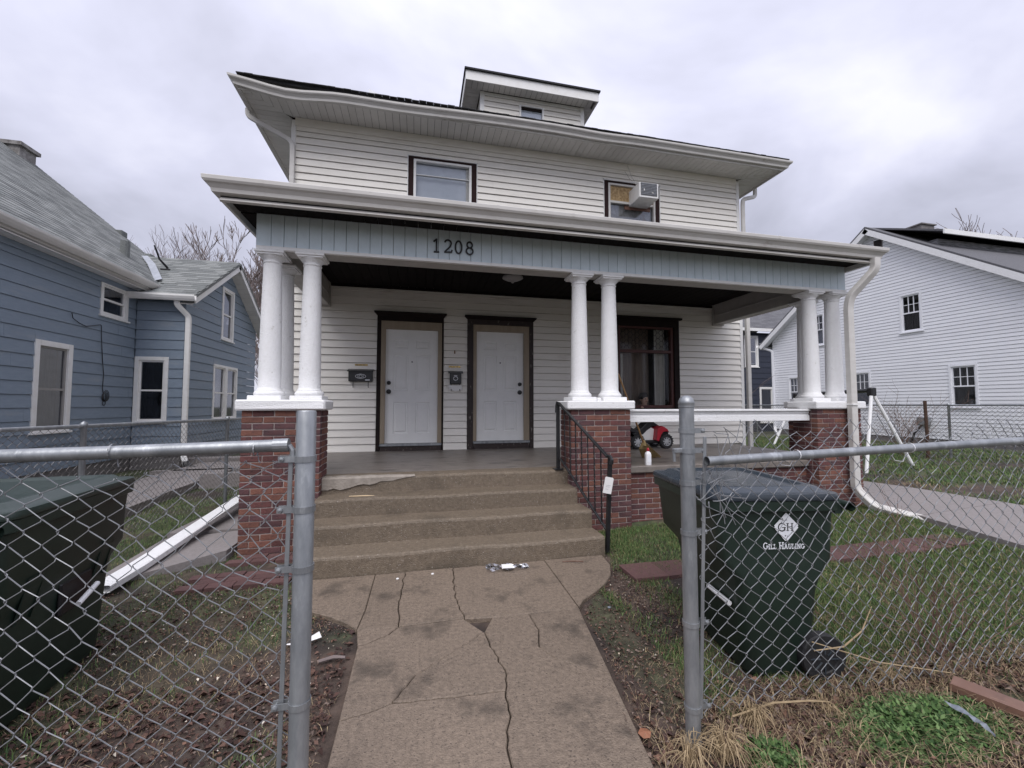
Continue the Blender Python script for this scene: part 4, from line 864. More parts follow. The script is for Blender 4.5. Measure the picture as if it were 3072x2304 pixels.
# porch rail
b = MB(); b.box(2.67, 5.605, 4.97, 5.13, 1.475, 1.505, .004); b.box(2.67, 5.605, 5.0, 5.10, 1.44, 1.4745, .004); b.box(2.67, 5.605, 5.012, 5.088, 1.415, 1.4395); b.box(2.67, 5.605, 4.995, 5.105, 1.335, 1.4145, .004); P('porch_rail', b, M['paint'], house)
# house number, name plates
def stroke(mb, fr, pts, w, d0, d1, n=None):
    for a, c in zip(pts[:-1], pts[1:]):
        dx_, dz_ = c[0] - a[0], c[1] - a[1]; l = math.hypot(dx_, dz_) + 1e-9; ww = w
        px, pz = -dz_ / l * ww / 2, dx_ / l * ww / 2; ex, ez = dx_ / l * ww * .25, dz_ / l * ww * .25
        q = [(a[0] - ex + px, a[1] - ez + pz), (a[0] - ex - px, a[1] - ez - pz), (c[0] + ex - px, c[1] + ez - pz), (c[0] + ex + px, c[1] + ez + pz)]
        v = [fr(u_, d0, z_) for u_, z_ in q] + [fr(u_, d1 + random.uniform(0, .0006), z_) for u_, z_ in q]
        mb.add(v, [(0, 1, 2, 3), (7, 6, 5, 4), (0, 4, 5, 1), (1, 5, 6, 2), (2, 6, 7, 3), (3, 7, 4, 0)])
def ell(cx_, cz_, rx, rz, a0, a1, n=16): return [(cx_ + rx * cos(radians(a0 + (a1 - a0) * i / n)), cz_ + rz * sin(radians(a0 + (a1 - a0) * i / n))) for i in range(n + 1)]
ff = FR((0, FY - .006, 0), (1, 0, 0), (0, -1, 0))
digs = {'1': [[(.0, .145), (.035, .18), (.035, .0)], [(.005, .0), (.065, .0)]],
        '2': [ell(.045, .135, .042, .045, 160, -20, 14) + [(.075, .09), (.005, .012)], [(.002, .006), (.09, .012), (.098, .04)]],
        '0': [ell(.045, .09, .042, .088, 0, 360, 24)], '8': [ell(.045, .135, .035, .042, 0, 360, 18), ell(.045, .047, .044, .047, 0, 360, 18)]}
for ch, px in (('1', .216), ('2', .343), ('0', .471), ('8', .606)):
    b = MB()
    for st in digs[ch]: stroke(b, ff, [(px - .04 + u_ * .92, 3.402 + z_ * .87) for u_, z_ in st], .0185, .001, .012)
    P('house_number', b, M['iron'], house)
# items on the wall
def plate(x, lab):
    b = MB(); fw.box(b, x - .105, x + .105, 2.245, 2.275, .014, .024, .002); r = random.Random(3); t_ = T('name_plate', lab, 'sign', (x, WY, 2.24)); P('plate', b, M['brass'], t_)
    b = MB()
    for i in range(9):
        if i % 3 < 2: fw.box(b, x - .085 + i * .019, x - .072 + i * .019, 2.253, 2.267, .0245, .0255)
    P('print', b, M['ink'], t_)
plate(-.953, 'brass name plate above the wide black mailbox by the left door'); plate(.665, 'brass name plate above the narrow black mailbox between the doors')
t = T('mailbox', 'wide black wall mailbox with two hooks left of the left door', 'mailbox', (-.95, WY, 1.95))
b = MB(); fw.box(b, -1.15, -.755, 1.965, 2.15, .016, .12, .01); P('box', b, M['iron'], t)
b = MB(); b.add([fw(-1.165, .014, 2.19), fw(-.74, .014, 2.19), fw(-.74, .14, 2.155), fw(-1.165, .14, 2.155), fw(-1.165, .014, 2.175), fw(-.74, .014, 2.175), fw(-.74, .14, 2.135), fw(-1.165, .14, 2.135)], [(0, 3, 2, 1), (4, 5, 6, 7), (3, 7, 6, 2), (0, 4, 7, 3), (1, 2, 6, 5), (0, 1, 5, 4)]); P('lid', b, M['iron'], t)
b = MB(); stroke(b, fw, ell(-.95, 2.055, .085, .035, 0, 360, 20), .008, .12, .124); stroke(b, fw, ell(-.95, 2.055, .028, .022, 0, 360, 12), .008, .12, .124); stroke(b, fw, ell(-.95, 2.055, .05, .04, 0, 360, 16), .005, .12, .123); P('ornament', b, M['silver'], t)
b = MB(); fw.box(b, -.875, -.80, 1.985, 2.0, .1205, .122); P('sticker', b, M['decal'], t)
for x in (-1.08, -.83): b = MB(); b.tube([fw(x, .05, 1.965), fw(x, .05, 1.88), fw(x + .005, .075, 1.865), fw(x + .005, .085, 1.885)], .006, 6); P('hook', b, M['iron'], t)
t = T('mailbox', 'narrow black wall mailbox holding white mail between the two doors', 'mailbox', (.67, WY, 1.9))
b = MB(); fw.box(b, .575, .78, 1.94, 2.14, .016, .11, .01); P('box', b, M['iron'], t)
b = MB(); b.add([fw(.545, .014, 2.185), fw(.81, .014, 2.185), fw(.81, .125, 2.15), fw(.545, .125, 2.15), fw(.545, .014, 2.17), fw(.81, .014, 2.17), fw(.81, .125, 2.13), fw(.545, .125, 2.13)], [(0, 3, 2, 1), (4, 5, 6, 7), (3, 7, 6, 2), (0, 4, 7, 3), (1, 2, 6, 5), (0, 1, 5, 4)]); P('lid', b, M['iron'], t)
b = MB(); stroke(b, fw, ell(.675, 2.04, .04, .035, 0, 360, 8), .01, .11, .114); fw.box(b, .645, .705, 2.085, 2.097, .11, .113); P('ornament', b, M['silver'], t)
for x in (.60, .755): b = MB(); b.tube([fw(x, .04, 1.94), fw(x, .04, 1.835), fw(x, .075, 1.82), fw(x, .08, 1.85)], .006, 6); P('hook', b, M['iron'], t)
b = MB(); pts = [(.545, 1.918), (.79, 1.922), (.795, 1.84), (.77, 1.815), (.67, 1.807), (.57, 1.83)]; b.add([fw(u_, .06 + .01 * sin(u_ * 40), z_) for u_, z_ in pts] + [fw(u_, .052 + .01 * sin(u_ * 40), z_) for u_, z_ in pts], [(5, 4, 3, 2, 1, 0), (6, 7, 8, 9, 10, 11)] + [(i, (i + 1) % 6, 6 + (i + 1) % 6, 6 + i) for i in range(6)])
l_ = single('letter_bundle', b, M['paper'], 'white letters hanging in the hooks under the narrow mailbox', 'mail')
b = MB(); fw.box(b, .655, .672, 2.50, 2.56, .012, .028); single('doorbell', b, mat('brown_knob', (.18, .09, .04)), 'small brown doorbell button on the siding between the two doors', 'doorbell')
# air conditioner
t = T('air_conditioner', 'white window air conditioner jutting from the upper right window', 'air conditioner', (4.45, 7.4, 5.65))
b = MB(); b.box(4.235, 4.655, 7.26, 7.72, 5.665, 5.975, .008); P('casing', b, M['trimw'], t)
b = MB(); b.box(4.262, 4.615, 7.250, 7.2595, 5.71, 5.96); P('grille', b, mat('ac_grille', (.14, .145, .155), (.10, .10, .11), 60, .6), t)
for i in range(8): b = MB(); b.box(4.262, 4.615, 7.243, 7.2495, 5.725 + i * .030, 5.732 + i * .030); P('fin', b, M['galv'], t)
b = MB(); b.box(4.32, 4.335, 7.238, 7.2425, 5.79, 5.83); b.box(4.49, 4.53, 7.238, 7.2425, 5.755, 5.768); P('paper_scrap', b, M['paper'], t)
for k, (a, c) in enumerate((((4.18, 7.62, 6.50), (4.33, 7.55, 6.08)), ((4.12, 7.62, 6.36), (4.27, 7.45, 6.02)))):
    b = MB(); b.tube([a, ((a[0] + c[0]) / 2 - .01, (a[1] + c[1]) / 2, (a[2] + c[2]) / 2 - .03), c], .005, 5); single('cable', b, M['gutter'], ('upper' if k == 0 else 'lower') + ' thin wire hanging above the air conditioner', 'cable')
# stair railing
t = T('stair_railing', 'black iron stair railing with twisted balusters right of the steps', 'railing', (1.9, 4.5, .4))
b = MB(); b.box(1.725, 1.765, 5.02, 5.06, FL, 1.60, .003); b.box(1.69, 1.80, 4.98, 5.10, FL, FL + .008); P('post', b, M['iron'], t)
b = MB(); b.obox((2.0, 4.15, .50), ((1, 0, -.03), (0, 1, 0), (.045, 0, 1)), (.02, .02, .50), .003); P('post', b, M['iron'], t)
A1, B1 = np.array((1.745, 5.0, 1.585)), np.array((1.985, 4.13, 1.01)); A2, B2 = np.array((1.755, 5.0, .90)), np.array((2.0, 4.15, .20))
for (p, q) in ((A1, B1), (A2, B2)):
    d = (q - p) / np.linalg.norm(q - p); s_ = np.cross(d, (0, 0, 1)); s_ /= np.linalg.norm(s_); b = MB(); b.obox((p + q) / 2, (d, s_, np.cross(s_, d)), (np.linalg.norm(q - p) / 2, .02 if p is A1 else .014, .010), .003)
    P('rail', b, M['iron'], t)
b = MB(); b.tube([B1 + (0, -.0, .012), B1 + (.015, -.035, .005), B1 + (.022, -.05, -.03), B1 + (.018, -.045, -.07)], [.014, .018, .02, .022], 8); b.tube([A1, A1 + (-.01, .04, .01), A1 + (-.012, .06, -.03), A1 + (-.012, .06, -.12)], [.014, .016, .016, .02], 8); P('scroll', b, M['iron'], t)
for i in range(1, 8):
    q = i / 8; a = A1 + (B1 - A1) * q; c = A2 + (B2 - A2) * q; b = MB(); n = 30; vs = []
    for j in range(n + 1):
        z = c[2] + (a[2] - c[2]) * j / n; tw = (j / n * 5) * 2 * pi * .5 if 4 < j < 26 else 0
        tw = max(0, min(1, (j - 3) / 24)) * 5 * pi
        x_ = c[0] + (a[0] - c[0]) * j / n; y_ = c[1] + (a[1] - c[1]) * j / n
        for m_ in range(4):
            t_ = tw + pi / 4 + m_ * pi / 2; rr_ = .0085; vs.append((x_ + rr_ * cos(t_), y_ + rr_ * sin(t_), z))
    b.add(vs, [(j * 4 + m_, j * 4 + (m_ + 1) % 4, j * 4 + 4 + (m_ + 1) % 4, j * 4 + 4 + m_) for j in range(n) for m_ in range(4)]); P('baluster', b, M['iron'], t)
ft = FR((1.965, 4.085, .72), (cos(.15), sin(.15), 0), (sin(.15), -cos(.15), 0))
b = MB(); c_, s2_ = cos(-.22), sin(-.22)
fr_t = lambda u_, w_, z_: ft(u_ * c_ - z_ * s2_, w_, u_ * s2_ + z_ * c_)
b.prism([(-.052, -.085), (.052, -.085), (.052, .075), (.04, .085), (-.04, .085), (-.052, .075)], 0, .004, lambda a_, b_, c__: fr_t(a_, c__, b_)); o = single('hang_tag', b, M['paper'], 'white paper tag hanging on the lower post of the stair railing', 'tag')
b = MB()
for i, z_ in enumerate((.0, -.015, -.04)): b.add([fr_t(-.03, .0048, z_), fr_t(.03 - .012 * i, .0048, z_), fr_t(.03 - .012 * i, .0048, z_ - .003), fr_t(-.03, .0048, z_ - .003)], [(3, 2, 1, 0)])
P('print', b, mat('grey_print', (.35, .35, .36)), o)

# ================================================================== THINGS ON THE PORCH
t = T('toy_quad', 'black and red child-size ride-on quad bike parked on the porch behind the broom', 'toy vehicle', (4.2, 7.15, FL))
def wheel(cx_, cy_, r_, w, lab=None):
    b = MB(); n = 30; vs = []
    pr = [(r_ * .62, -w / 2), (r_ * .9, -w / 2), (r_, -w * .3), (r_, w * .3), (r_ * .9, w / 2), (r_ * .62, w / 2)]
    b.lathe(pr, (cx_, cy_, FL + r_), n, 'y', cap=False)
    for i in range(18): a = i * 2 * pi / 18; b.obox((cx_ + cos(a) * r_, cy_, FL + r_ + sin(a) * r_), ((-sin(a), 0, cos(a)), (0, 1, 0), (cos(a), 0, sin(a))), (.008, w * .42, .006))
    w_ = P('wheel', b, M['tire'], t)
    b = MB(); b.lathe([(r_ * .62, -w * .5), (r_ * .62, w * .5)], (cx_, cy_, FL + r_), n, 'y', cap=False); b.lathe([(.002, -w * .30), (r_ * .62, -w * .25), (r_ * .62, w * .25), (.002, w * .3)], (cx_, cy_, FL + r_), n, 'y', cap=False)
    for i in range(8): a = i * pi / 4; b.obox((cx_ + cos(a) * r_ * .36, cy_ - w * .36, FL + r_ + sin(a) * r_ * .36), ((cos(a), 0, sin(a)), (0, 1, 0), (-sin(a), 0, cos(a))), (r_ * .24, .006, r_ * .07), .002)
    b.lathe([(.002, -w * .46), (.022, -w * .44), (.03, -w * .3)], (cx_, cy_, FL + r_), 12, 'y', cap=False)
    P('rim', b, M['silver'], w_)
    b = MB()
    for i in range(8): a = (i + .5) * pi / 4; b.obox((cx_ + cos(a) * r_ * .44, cy_ - w * .31, FL + r_ + sin(a) * r_ * .44), ((cos(a), 0, sin(a)), (0, 1, 0), (-sin(a), 0, cos(a))), (r_ * .08, .002, r_ * .07))
    P('rim_hole', b, M['black'], w_)
for (x_, y_) in ((4.52, 6.97), (3.93, 6.96), (4.52, 7.36), (3.93, 7.36)): wheel(x_, y_, .135, .10)
def plate_prism(poly, y0, y1, m, name, c=0): b = MB(); b.prism(poly, y0, y1, lambda a, b_, c_: (a, c_, b_)); o = P(name, b, m, t); bevel(o, .012, 2); return o
z = FL
plate_prism([(3.72, z + .42), (3.86, z + .31), (4.0, z + .27), (4.10, z + .26), (4.18, z + .33), (4.30, z + .41), (4.36, z + .46), (4.30, z + .52), (4.22, z + .50), (4.14, z + .44), (4.06, z + .37), (3.99, z + .33), (3.86, z + .40), (3.74, z + .46)], 7.04, 7.28, M['black'], 'seat')
plate_prism([(4.02, z + .15), (4.34, z + .15), (4.34, z + .36), (4.25, z + .40), (4.14, z + .30), (4.02, z + .27)], 7.06, 7.26, M['trimw'], 'side_panel')
plate_prism([(4.31, z + .16), (4.36, z + .14), (4.41, z + .26), (4.45, z + .31), (4.55, z + .32), (4.575, z + .30), (4.54, z + .36), (4.48, z + .40), (4.42, z + .42), (4.34, z + .37)], 6.93, 7.40, M['red'], 'front_fender')
plate_prism([(4.40, z + .17), (4.50, z + .20), (4.58, z + .25), (4.60, z + .30), (4.47, z + .325)], 6.98, 7.35, M['black'], 'bumper')
plate_prism([(3.74, z + .26), (3.90, z + .30), (4.04, z + .24), (4.04, z + .18), (3.78, z + .20), (3.68, z + .34), (3.66, z + .42)], 6.93, 7.40, M['black'], 'rear_fender')
plate_prism([(4.0, z + .10), (4.40, z + .10), (4.40, z + .15), (4.0, z + .15)], 7.0, 7.33, M['black'], 'chassis')
plate_prism([(4.24, z + .42), (4.33, z + .40), (4.48, z + .41), (4.37, z + .48), (4.29, z + .50)], 7.09, 7.24, M['black'], 'dashboard')
b = MB(); b.tube([(4.25, 7.0, z + .50), (4.29, 7.10, z + .49), (4.29, 7.22, z + .49), (4.25, 7.33, z + .50)], .014, 8); b.tube([(4.20, 6.98, z + .505), (4.28, 7.03, z + .497)], .018, 8); P('handlebar', b, M['black'], t)

t = T('broom', 'corn broom with wooden handle leaning behind the middle brick pier', 'broom', (3.4, 5.72, FL))
b = MB(); b.tube([(3.33, 5.71, FL + .24), (3.06, 5.55, 1.47), (2.75, 5.36, 2.0)], [.014, .0125, .012], 10); P('handle', b, M['wood'], t)
b = MB(); r = random.Random(2)
for i in range(260):
    a = r.uniform(-1, 1); c = r.uniform(-1, 1); z0 = FL + .24 + r.uniform(-.02, .02); xb = 3.43 + a * .15 + .05; yb = 5.74 + c * .035
    xm = 3.37 + a * .10; b.tube([(3.335 + a * .02, 5.712 + c * .012, z0), (xm, 5.725 + c * .03, FL + .15), (xb, yb, FL + .006 + r.random() * .02)], .0032, 3, False)
P('bristles', b, M['straw'], t, kind='stuff')
b = MB(); b.lathe([(.016, .03), (.024, 0), (.034, -.05), (.03, -.06)], (3.338, 5.712, FL + .25), 10); P('binding', b, M['straw'], t)
b = MB()
t = T('bottle', 'white plastic bottle with a red cap on the porch edge', 'bottle', (3.05, 5.12, FL))
b = MB(); sq = lambda w, d, z_: [(w * cx__, d * cy__, z_) for cx__, cy__ in ((-1, -.6), (-.6, -1), (.6, -1), (1, -.6), (1, .6), (.6, 1), (-.6, 1), (-1, .6))]
def loft(mb, secs, c=(0, 0, 0), cap=True):
    n = len(secs[0]); vs = [(x + c[0], y + c[1], z_ + c[2]) for s_ in secs for x, y, z_ in s_]
    mb.add(vs, [(i * n + j, i * n + (j + 1) % n, (i + 1) * n + (j + 1) % n, (i + 1) * n + j) for i in range(len(secs) - 1) for j in range(n)] + ([tuple(range(n))[::-1], tuple((len(secs) - 1) * n + j for j in range(n))] if cap else []))
loft(b, [sq(.036, .03, 0), sq(.038, .032, .01), sq(.038, .032, .14), sq(.034, .028, .16), sq(.018, .016, .178), sq(.015, .015, .185)], (3.05, 5.12, FL)); P('body', b, M['whitep'], t, auto=True)
b = MB(); b.lathe([(.019, 0), (.019, .02), (.016, .032), (.008, .042), (.004, .043)], (3.05, 5.12, FL + .186), 12); P('cap', b, M['red'], t)
b = MB(); b.obox((3.05, 5.0872, FL + .08), ((1, 0, 0), (0, 1, 0), (0, 0, 1)), (.02, .0006, .04)); P('label', b, M['decal'], t)

# a small child behind the big window
t = T('person', 'small dark-haired child in a blue shirt standing behind the big front window', 'person', (4.60, 7.84, .72))
def skin(name, nodes, edges, m, parent, sub=2):
    me = bpy.data.meshes.new(name); off = ROOT[root_of(parent).name]; me.from_pydata([tuple(np.array(n[0]) - off) for n in nodes], edges, []); o = bpy.data.objects.new(name, me); COL.objects.link(o); o.parent = parent
    md = o.modifiers.new('skin', 'SKIN')
    for v, n in zip(me.skin_vertices[0].data, nodes): v.radius = n[1]
    me.skin_vertices[0].data[0].use_root = True
    s_ = o.modifiers.new('sub', 'SUBSURF'); s_.levels = sub; s_.render_levels = sub; me.materials.append(m); return o
cx_, cy_ = 4.60, 7.84; t.scale = (1.08, 1.08, 1.08)
N = [((cx_, cy_, 1.17), (.095, .08)), ((cx_, cy_, 1.30), (.09, .075)), ((cx_, cy_, 1.43), (.10, .07)), ((cx_, cy_, 1.505), (.038, .038)), ((cx_, cy_ - .01, 1.55), (.055, .06)), ((cx_, cy_ - .015, 1.62), (.078, .085)), ((cx_, cy_ - .01, 1.68), (.062, .07)),
     ((cx_ - .12, cy_, 1.42), (.04, .04)), ((cx_ - .17, cy_ - .05, 1.31), (.03, .03)), ((cx_ - .15, cy_ - .15, 1.42), (.025, .025)), ((cx_ - .14, cy_ - .19, 1.47), (.022, .026)),
     ((cx_ + .12, cy_, 1.42), (.04, .04)), ((cx_ + .16, cy_ - .02, 1.30), (.03, .03)), ((cx_ + .15, cy_ - .1, 1.22), (.025, .025)), ((cx_ + .14, cy_ - .14, 1.22), (.022, .026)),
     ((cx_ - .055, cy_, 1.03), (.06, .06)), ((cx_ - .06, cy_, .9), (.045, .045)), ((cx_ - .06, cy_, .77), (.035, .035)), ((cx_ + .055, cy_, 1.03), (.06, .06)), ((cx_ + .06, cy_, .9), (.045, .045)), ((cx_ + .06, cy_, .77), (.035, .035))]
body = skin('body', N, [(0, 1), (1, 2), (2, 3), (3, 4), (4, 5), (5, 6), (2, 7), (7, 8), (8, 9), (9, 10), (2, 11), (11, 12), (12, 13), (13, 14), (0, 15), (15, 16), (16, 17), (0, 18), (18, 19), (19, 20)], M['skin'], t)
skin('shirt', [((cx_, cy_, 1.10), (.11, .095)), ((cx_, cy_, 1.28), (.102, .088)), ((cx_, cy_, 1.42), (.112, .082)), ((cx_ - .13, cy_, 1.415), (.05, .05)), ((cx_ - .165, cy_ - .03, 1.34), (.04, .04)), ((cx_ + .13, cy_, 1.415), (.05, .05)), ((cx_ + .155, cy_, 1.34), (.04, .04))], [(0, 1), (1, 2), (2, 3), (3, 4), (2, 5), (5, 6)], M['shirt'], t)
b = MB(); b.lathe([(.001, .105), (.05, .095), (.082, .06), (.094, .01), (.088, -.03)], (cx_, cy_ + .012, 1.64), 16, cap=False); P('hair', b, M['hair'], t, smooth=True)
for s_ in (-1, 1):
    b = MB(); b.lathe([(.001, -.008), (.009, -.004), (.009, .004), (.001, .008)], (cx_ + s_ * .028, cy_ - .094, 1.615), 8, 'y', cap=False); P('eye', b, M['hair'], body)
    b = MB(); b.lathe([(.001, -.008), (.016, -.004), (.016, .004), (.001, .008)], (cx_ + s_ * .08, cy_, 1.60), 8, 'x', cap=False); P('ear', b, M['skin'], body)
b = MB(); b.obox((cx_, cy_ - .10, 1.592), ((1, 0, 0), (0, 1, 0), (0, 0, 1)), (.009, .012, .014), .004); P('nose', b, M['skin'], body)
b = MB(); b.obox((cx_, cy_ - .092, 1.562), ((1, 0, 0), (0, 1, 0), (0, 0, 1)), (.018, .006, .004), .002); P('mouth', b, mat('lips', (.3, .1, .09)), body)

# ================================================================== BINS
def rr_sec(x0, x1, y0, y1, r_, z_, n=5):
    o = []
    for (cx_, cy_, a0) in ((x1 - r_, y1 - r_, 0), (x0 + r_, y1 - r_, 90), (x0 + r_, y0 + r_, 180), (x1 - r_, y0 + r_, 270)):
        for i in range(n): a = radians(a0 + 90 * i / (n - 1)); o.append((cx_ + r_ * cos(a), cy_ + r_ * sin(a), z_))
    return o
def wheelie_bin(label, loc, ang, Lx_, Wy_, H_, y_in, logo):
    t = T('wheeled_bin', label, 'rubbish bin', loc, ang, 'green wheeled rubbish bins')
    def Q(name, b, m, par=t, **k): return P(name, b, m, par, world=False, **k)
    z1 = H_ - .07; b = MB()
    Fx = (lambda a, c: (a, c)) if logo else (lambda a, c: (Lx_ - c, Lx_ - a))
    ks = 1 if logo else .42
    def S_(a, c, y0_, y1_, r_, z_): a, c = Fx(a * ks, Lx_ - (Lx_ - c) * ks); return rr_sec(a, c, y0_, y1_, r_, z_)
    loft(b, [S_(.20, Lx_ - .17, y_in + .02, Wy_ - .10, .07, .0), S_(.17, Lx_ - .14, y_in, Wy_ - .08, .08, .035), S_(.135, Lx_ - .115, y_in - .025, Wy_ - .06, .06, z1 * .50), S_(.12, Lx_ - .10, y_in - .035, Wy_ - .055, .055, z1 * .575),
             S_(.03, Lx_ - .018, .012, Wy_ - .02, .05, z1 * .68), S_(.006, Lx_ - .006, .006, Wy_ - .006, .05, z1 * .93), S_(0, Lx_, 0, Wy_, .05, z1)], cap=True)
    body = Q('body', b, M['bin'], auto=True); HX = (Lx_ + .065) if logo else -.065; HW = (Lx_ - .125) if logo else -.03; sg_ = 1 if logo else -1
    b = MB(); loft(b, [rr_sec(-.004, Lx_ + .004, -.004, Wy_ + .004, .06, z1 - .03), rr_sec(-.028, Lx_ + .02, -.028, Wy_ + .028, .08, z1 - .02), rr_sec(-.03, Lx_ + .022, -.03, Wy_ + .03, .08, z1 + .035), rr_sec(-.01, Lx_ + .01, -.01, Wy_ + .01, .06, z1 + .038)], cap=False); Q('rim', b, M['bin'], auto=True)
    for i in range(3):
        x_ = .22 + i * (Lx_ - .44) / 2; b = MB(); b.add([(x_ - .05, y_in - .03, z1 * .5), (x_ + .05, y_in - .03, z1 * .5), (x_ + .055, .004, z1 * .72), (x_ - .055, .004, z1 * .72), (x_ - .045, .05, z1 * .5), (x_ + .045, .05, z1 * .5)], [(0, 1, 2, 3), (0, 3, 4), (1, 5, 2)])
        if i != 1 and not logo: Q('rib', b, M['bin'])
    b = MB(); zl = z1 + .039
    loft(b, [rr_sec(-.034, Lx_ + .026, -.034, Wy_ + .034, .08, zl), rr_sec(-.038, Lx_ + .03, -.038, Wy_ + .038, .085, zl + .012), rr_sec(-.030, Lx_ + .02, -.030, Wy_ + .03, .08, zl + .035), rr_sec(.03, Lx_ - .03, .03, Wy_ - .03, .06, zl + .042), rr_sec(.055, Lx_ - .05, .055, Wy_ - .055, .05, zl + .062), rr_sec(.10, Lx_ - .10, .10, Wy_ - .10, .05, zl + .066), rr_sec(.12, Lx_ - .12, .12, Wy_ - .12, .04, zl + .052), rr_sec(.2, Lx_ - .2, .2, Wy_ - .2, .03, zl + .058)])
    Q('lid', b, M['lid'] if logo else M['glid'], auto=True)
    b = MB(); b.lathe([(.026, 0), (.026, Wy_ + .05)], (HX, -.025, z1 + .0), 14, 'y', cap=False); b.lathe([(.019, Wy_ + .05), (.019, 0)], (HX, -.025, z1), 14, 'y', cap=False)
    for y_ in (.02, Wy_ * .5, Wy_ - .05): b.box(*sorted((HX - sg_ * .065, HX - sg_ * .015)), y_, y_ + .03, z1 - .05, z1 + .015)
    Q('handle', b, M['bin'])
    b = MB(); b.tube([(.12, .10, z1 * .40), (.12, .34, z1 * .40)] if logo else [(Lx_ * .50, -.01, .45), (Lx_ * .66, -.01, .50)], .014, 10); Q('lift_bar', b, M['whitep'])
    if not logo: b = MB(); b.box(Lx_ * .46, Lx_ * .72, y_in - .045, y_in - .02, .40, .58, .01); Q('recess', b, M['black'])  # raised black block, its colour standing in for the shade of a hollow
    for y_ in (y_in - .05, Wy_ - .10):
        b = MB(); b.lathe([(.02, .0), (.075, .004), (.08, -.002), (.125, -.002), (.13, .008), (.13, .05), (.125, .058), (.02, .058)], (HW, y_, .128), 26, 'y', cap=True); w_ = Q('wheel', b, M['tire'], auto=False)
        b = MB()
        for i in range(8): a = i * pi / 4; b.obox((HW + cos(a) * .055, y_ - .003, .128 + sin(a) * .055), ((cos(a), 0, sin(a)), (0, 1, 0), (-sin(a), 0, cos(a))), (.03, .003, .003))
        Q('spoke', b, M['lid'], w_)
    b = MB(); b.tube([(HW, y_in - .03, .128), (HW, Wy_ - .1, .128)], .012, 8); Q('axle', b, M['galv'])
    if logo:
        fl = FR((0, .004, 0), (1, 0, 0), (0, -1, 0)); cx_, cz_ = logo
        fl = lambda u_, w_, z_: (u_, .0035 + max(0, (z1 * .93 - z_)) * .028 - w_ - .004, z_)
        b = MB(); d = .072
        b.prism([(cx_ - d, cz_ + .004), (cx_ - d * .94, cz_), (cx_ - d, cz_ - .008), (cx_ - .008, cz_ - .082), (cx_ + .006, cz_ - .084), (cx_ + d, cz_ - .008), (cx_ + d * .93, cz_), (cx_ + d, cz_ + .006), (cx_, cz_ + .078)], 0, .001, lambda a, c, w_: fl(a, w_, c)); Q('decal', b, M['decal'], body)
        b = MB()
        def ST(pts, w_): stroke(b, fl, pts, w_, .0012, .0018)
        ST(ell(cx_ - .026, cz_ - .004, .021, .022, 40, 325, 14), .006); ST([(cx_ - .026, cz_ - .006), (cx_ - .004, cz_ - .006)], .004); ST([(cx_ - .010, cz_ - .006), (cx_ - .010, cz_ - .022)], .007)
        for dx_ in (.008, .034): ST([(cx_ + dx_, cz_ - .024), (cx_ + dx_, cz_ + .017)], .006); ST([(cx_ + dx_ - .007, cz_ - .024), (cx_ + dx_ + .007, cz_ - .024)], .003); ST([(cx_ + dx_ - .007, cz_ + .017), (cx_ + dx_ + .007, cz_ + .017)], .003)
        ST([(cx_ + .008, cz_ - .002), (cx_ + .034, cz_ - .002)], .003)
        r = random.Random(6)
        for i in range(9): u_, v_ = cx_ - .016 + r.uniform(-.018, .022), cz_ + .034 + r.uniform(-.012, .012); ST([(u_, v_), (u_ + r.uniform(-.008, .008), v_ + r.uniform(-.01, .01))], .0025)
        ST([(cx_ - .008, cz_ - .055), (cx_ - .004, cz_ - .052)], .005); ST([(cx_ + .006, cz_ - .056), (cx_ + .009, cz_ - .055)], .004)
        Q('print', b, M['ink'], body, kind='stuff')
        # GILL HAULING in serif small capitals
        GL = {'G': (.95, [ell(.45, .5, .40, .46, 45, 320, 12), [(.80, .46), (.80, .12)], [(.60, .46), (.97, .46)]]), 'I': (.45, [[(.22, 0), (.22, 1)], [(.04, .02), (.40, .02)], [(.04, .98), (.40, .98)]]), 'L': (.75, [[(.2, 0), (.2, 1)], [(.02, .98), (.38, .98)], [(.02, .04), (.68, .04), (.70, .25)]]),
                  'H': (1.0, [[(.2, 0), (.2, 1)], [(.8, 0), (.8, 1)], [(.2, .52), (.8, .52)], [(.04, .98), (.36, .98)], [(.04, .02), (.36, .02)], [(.64, .98), (.96, .98)], [(.64, .02), (.96, .02)]]), 'A': (.95, [[(.12, 0), (.46, 1)], [(.46, 1), (.82, 0)], [(.25, .35), (.68, .35)], [(0, .02), (.26, .02)], [(.66, .02), (.98, .02)]]),
                  'U': (.95, [[(.2, 1), (.2, .3), (.32, .06), (.5, .0), (.66, .06), (.78, .3), (.78, 1)], [(.02, .98), (.38, .98)], [(.62, .98), (.94, .98)]]), 'N': (1.0, [[(.2, 0), (.2, 1)], [(.2, 1), (.8, 0)], [(.8, 0), (.8, 1)], [(.04, .98), (.25, .98)], [(.04, .02), (.34, .02)], [(.64, .98), (.96, .98)]])}
        x_ = cx_ - .138; z0 = cz_ - .128
        for ch in 'GILL HAULING':
            if ch == ' ': x_ += .012; continue
            big = (x_ < cx_ - .13) or (ch == 'H'); h_ = .036 if big else .026; w_, sts = GL[ch]
            b = MB()
            for st in sts: stroke(b, fl, [(x_ + p * h_ * .84, z0 + q * h_) for p, q in st], .0052 if big else .0042, .0002, .001)
            x_ += w_ * h_ * .84 + .0022
            Q('letter', b, M['decal'], body)
    return t
wheelie_bin('green wheeled bin with a white diamond emblem behind the right fence', (1.68, 2.10, .0), radians(-10), .72, .88, 1.045, .03, (.410, .862))
wheelie_bin('dark green wheeled bin without lettering behind the left fence', (-1.80, 2.36, .0), radians(95), 1.02, .80, 1.07, .09, None)

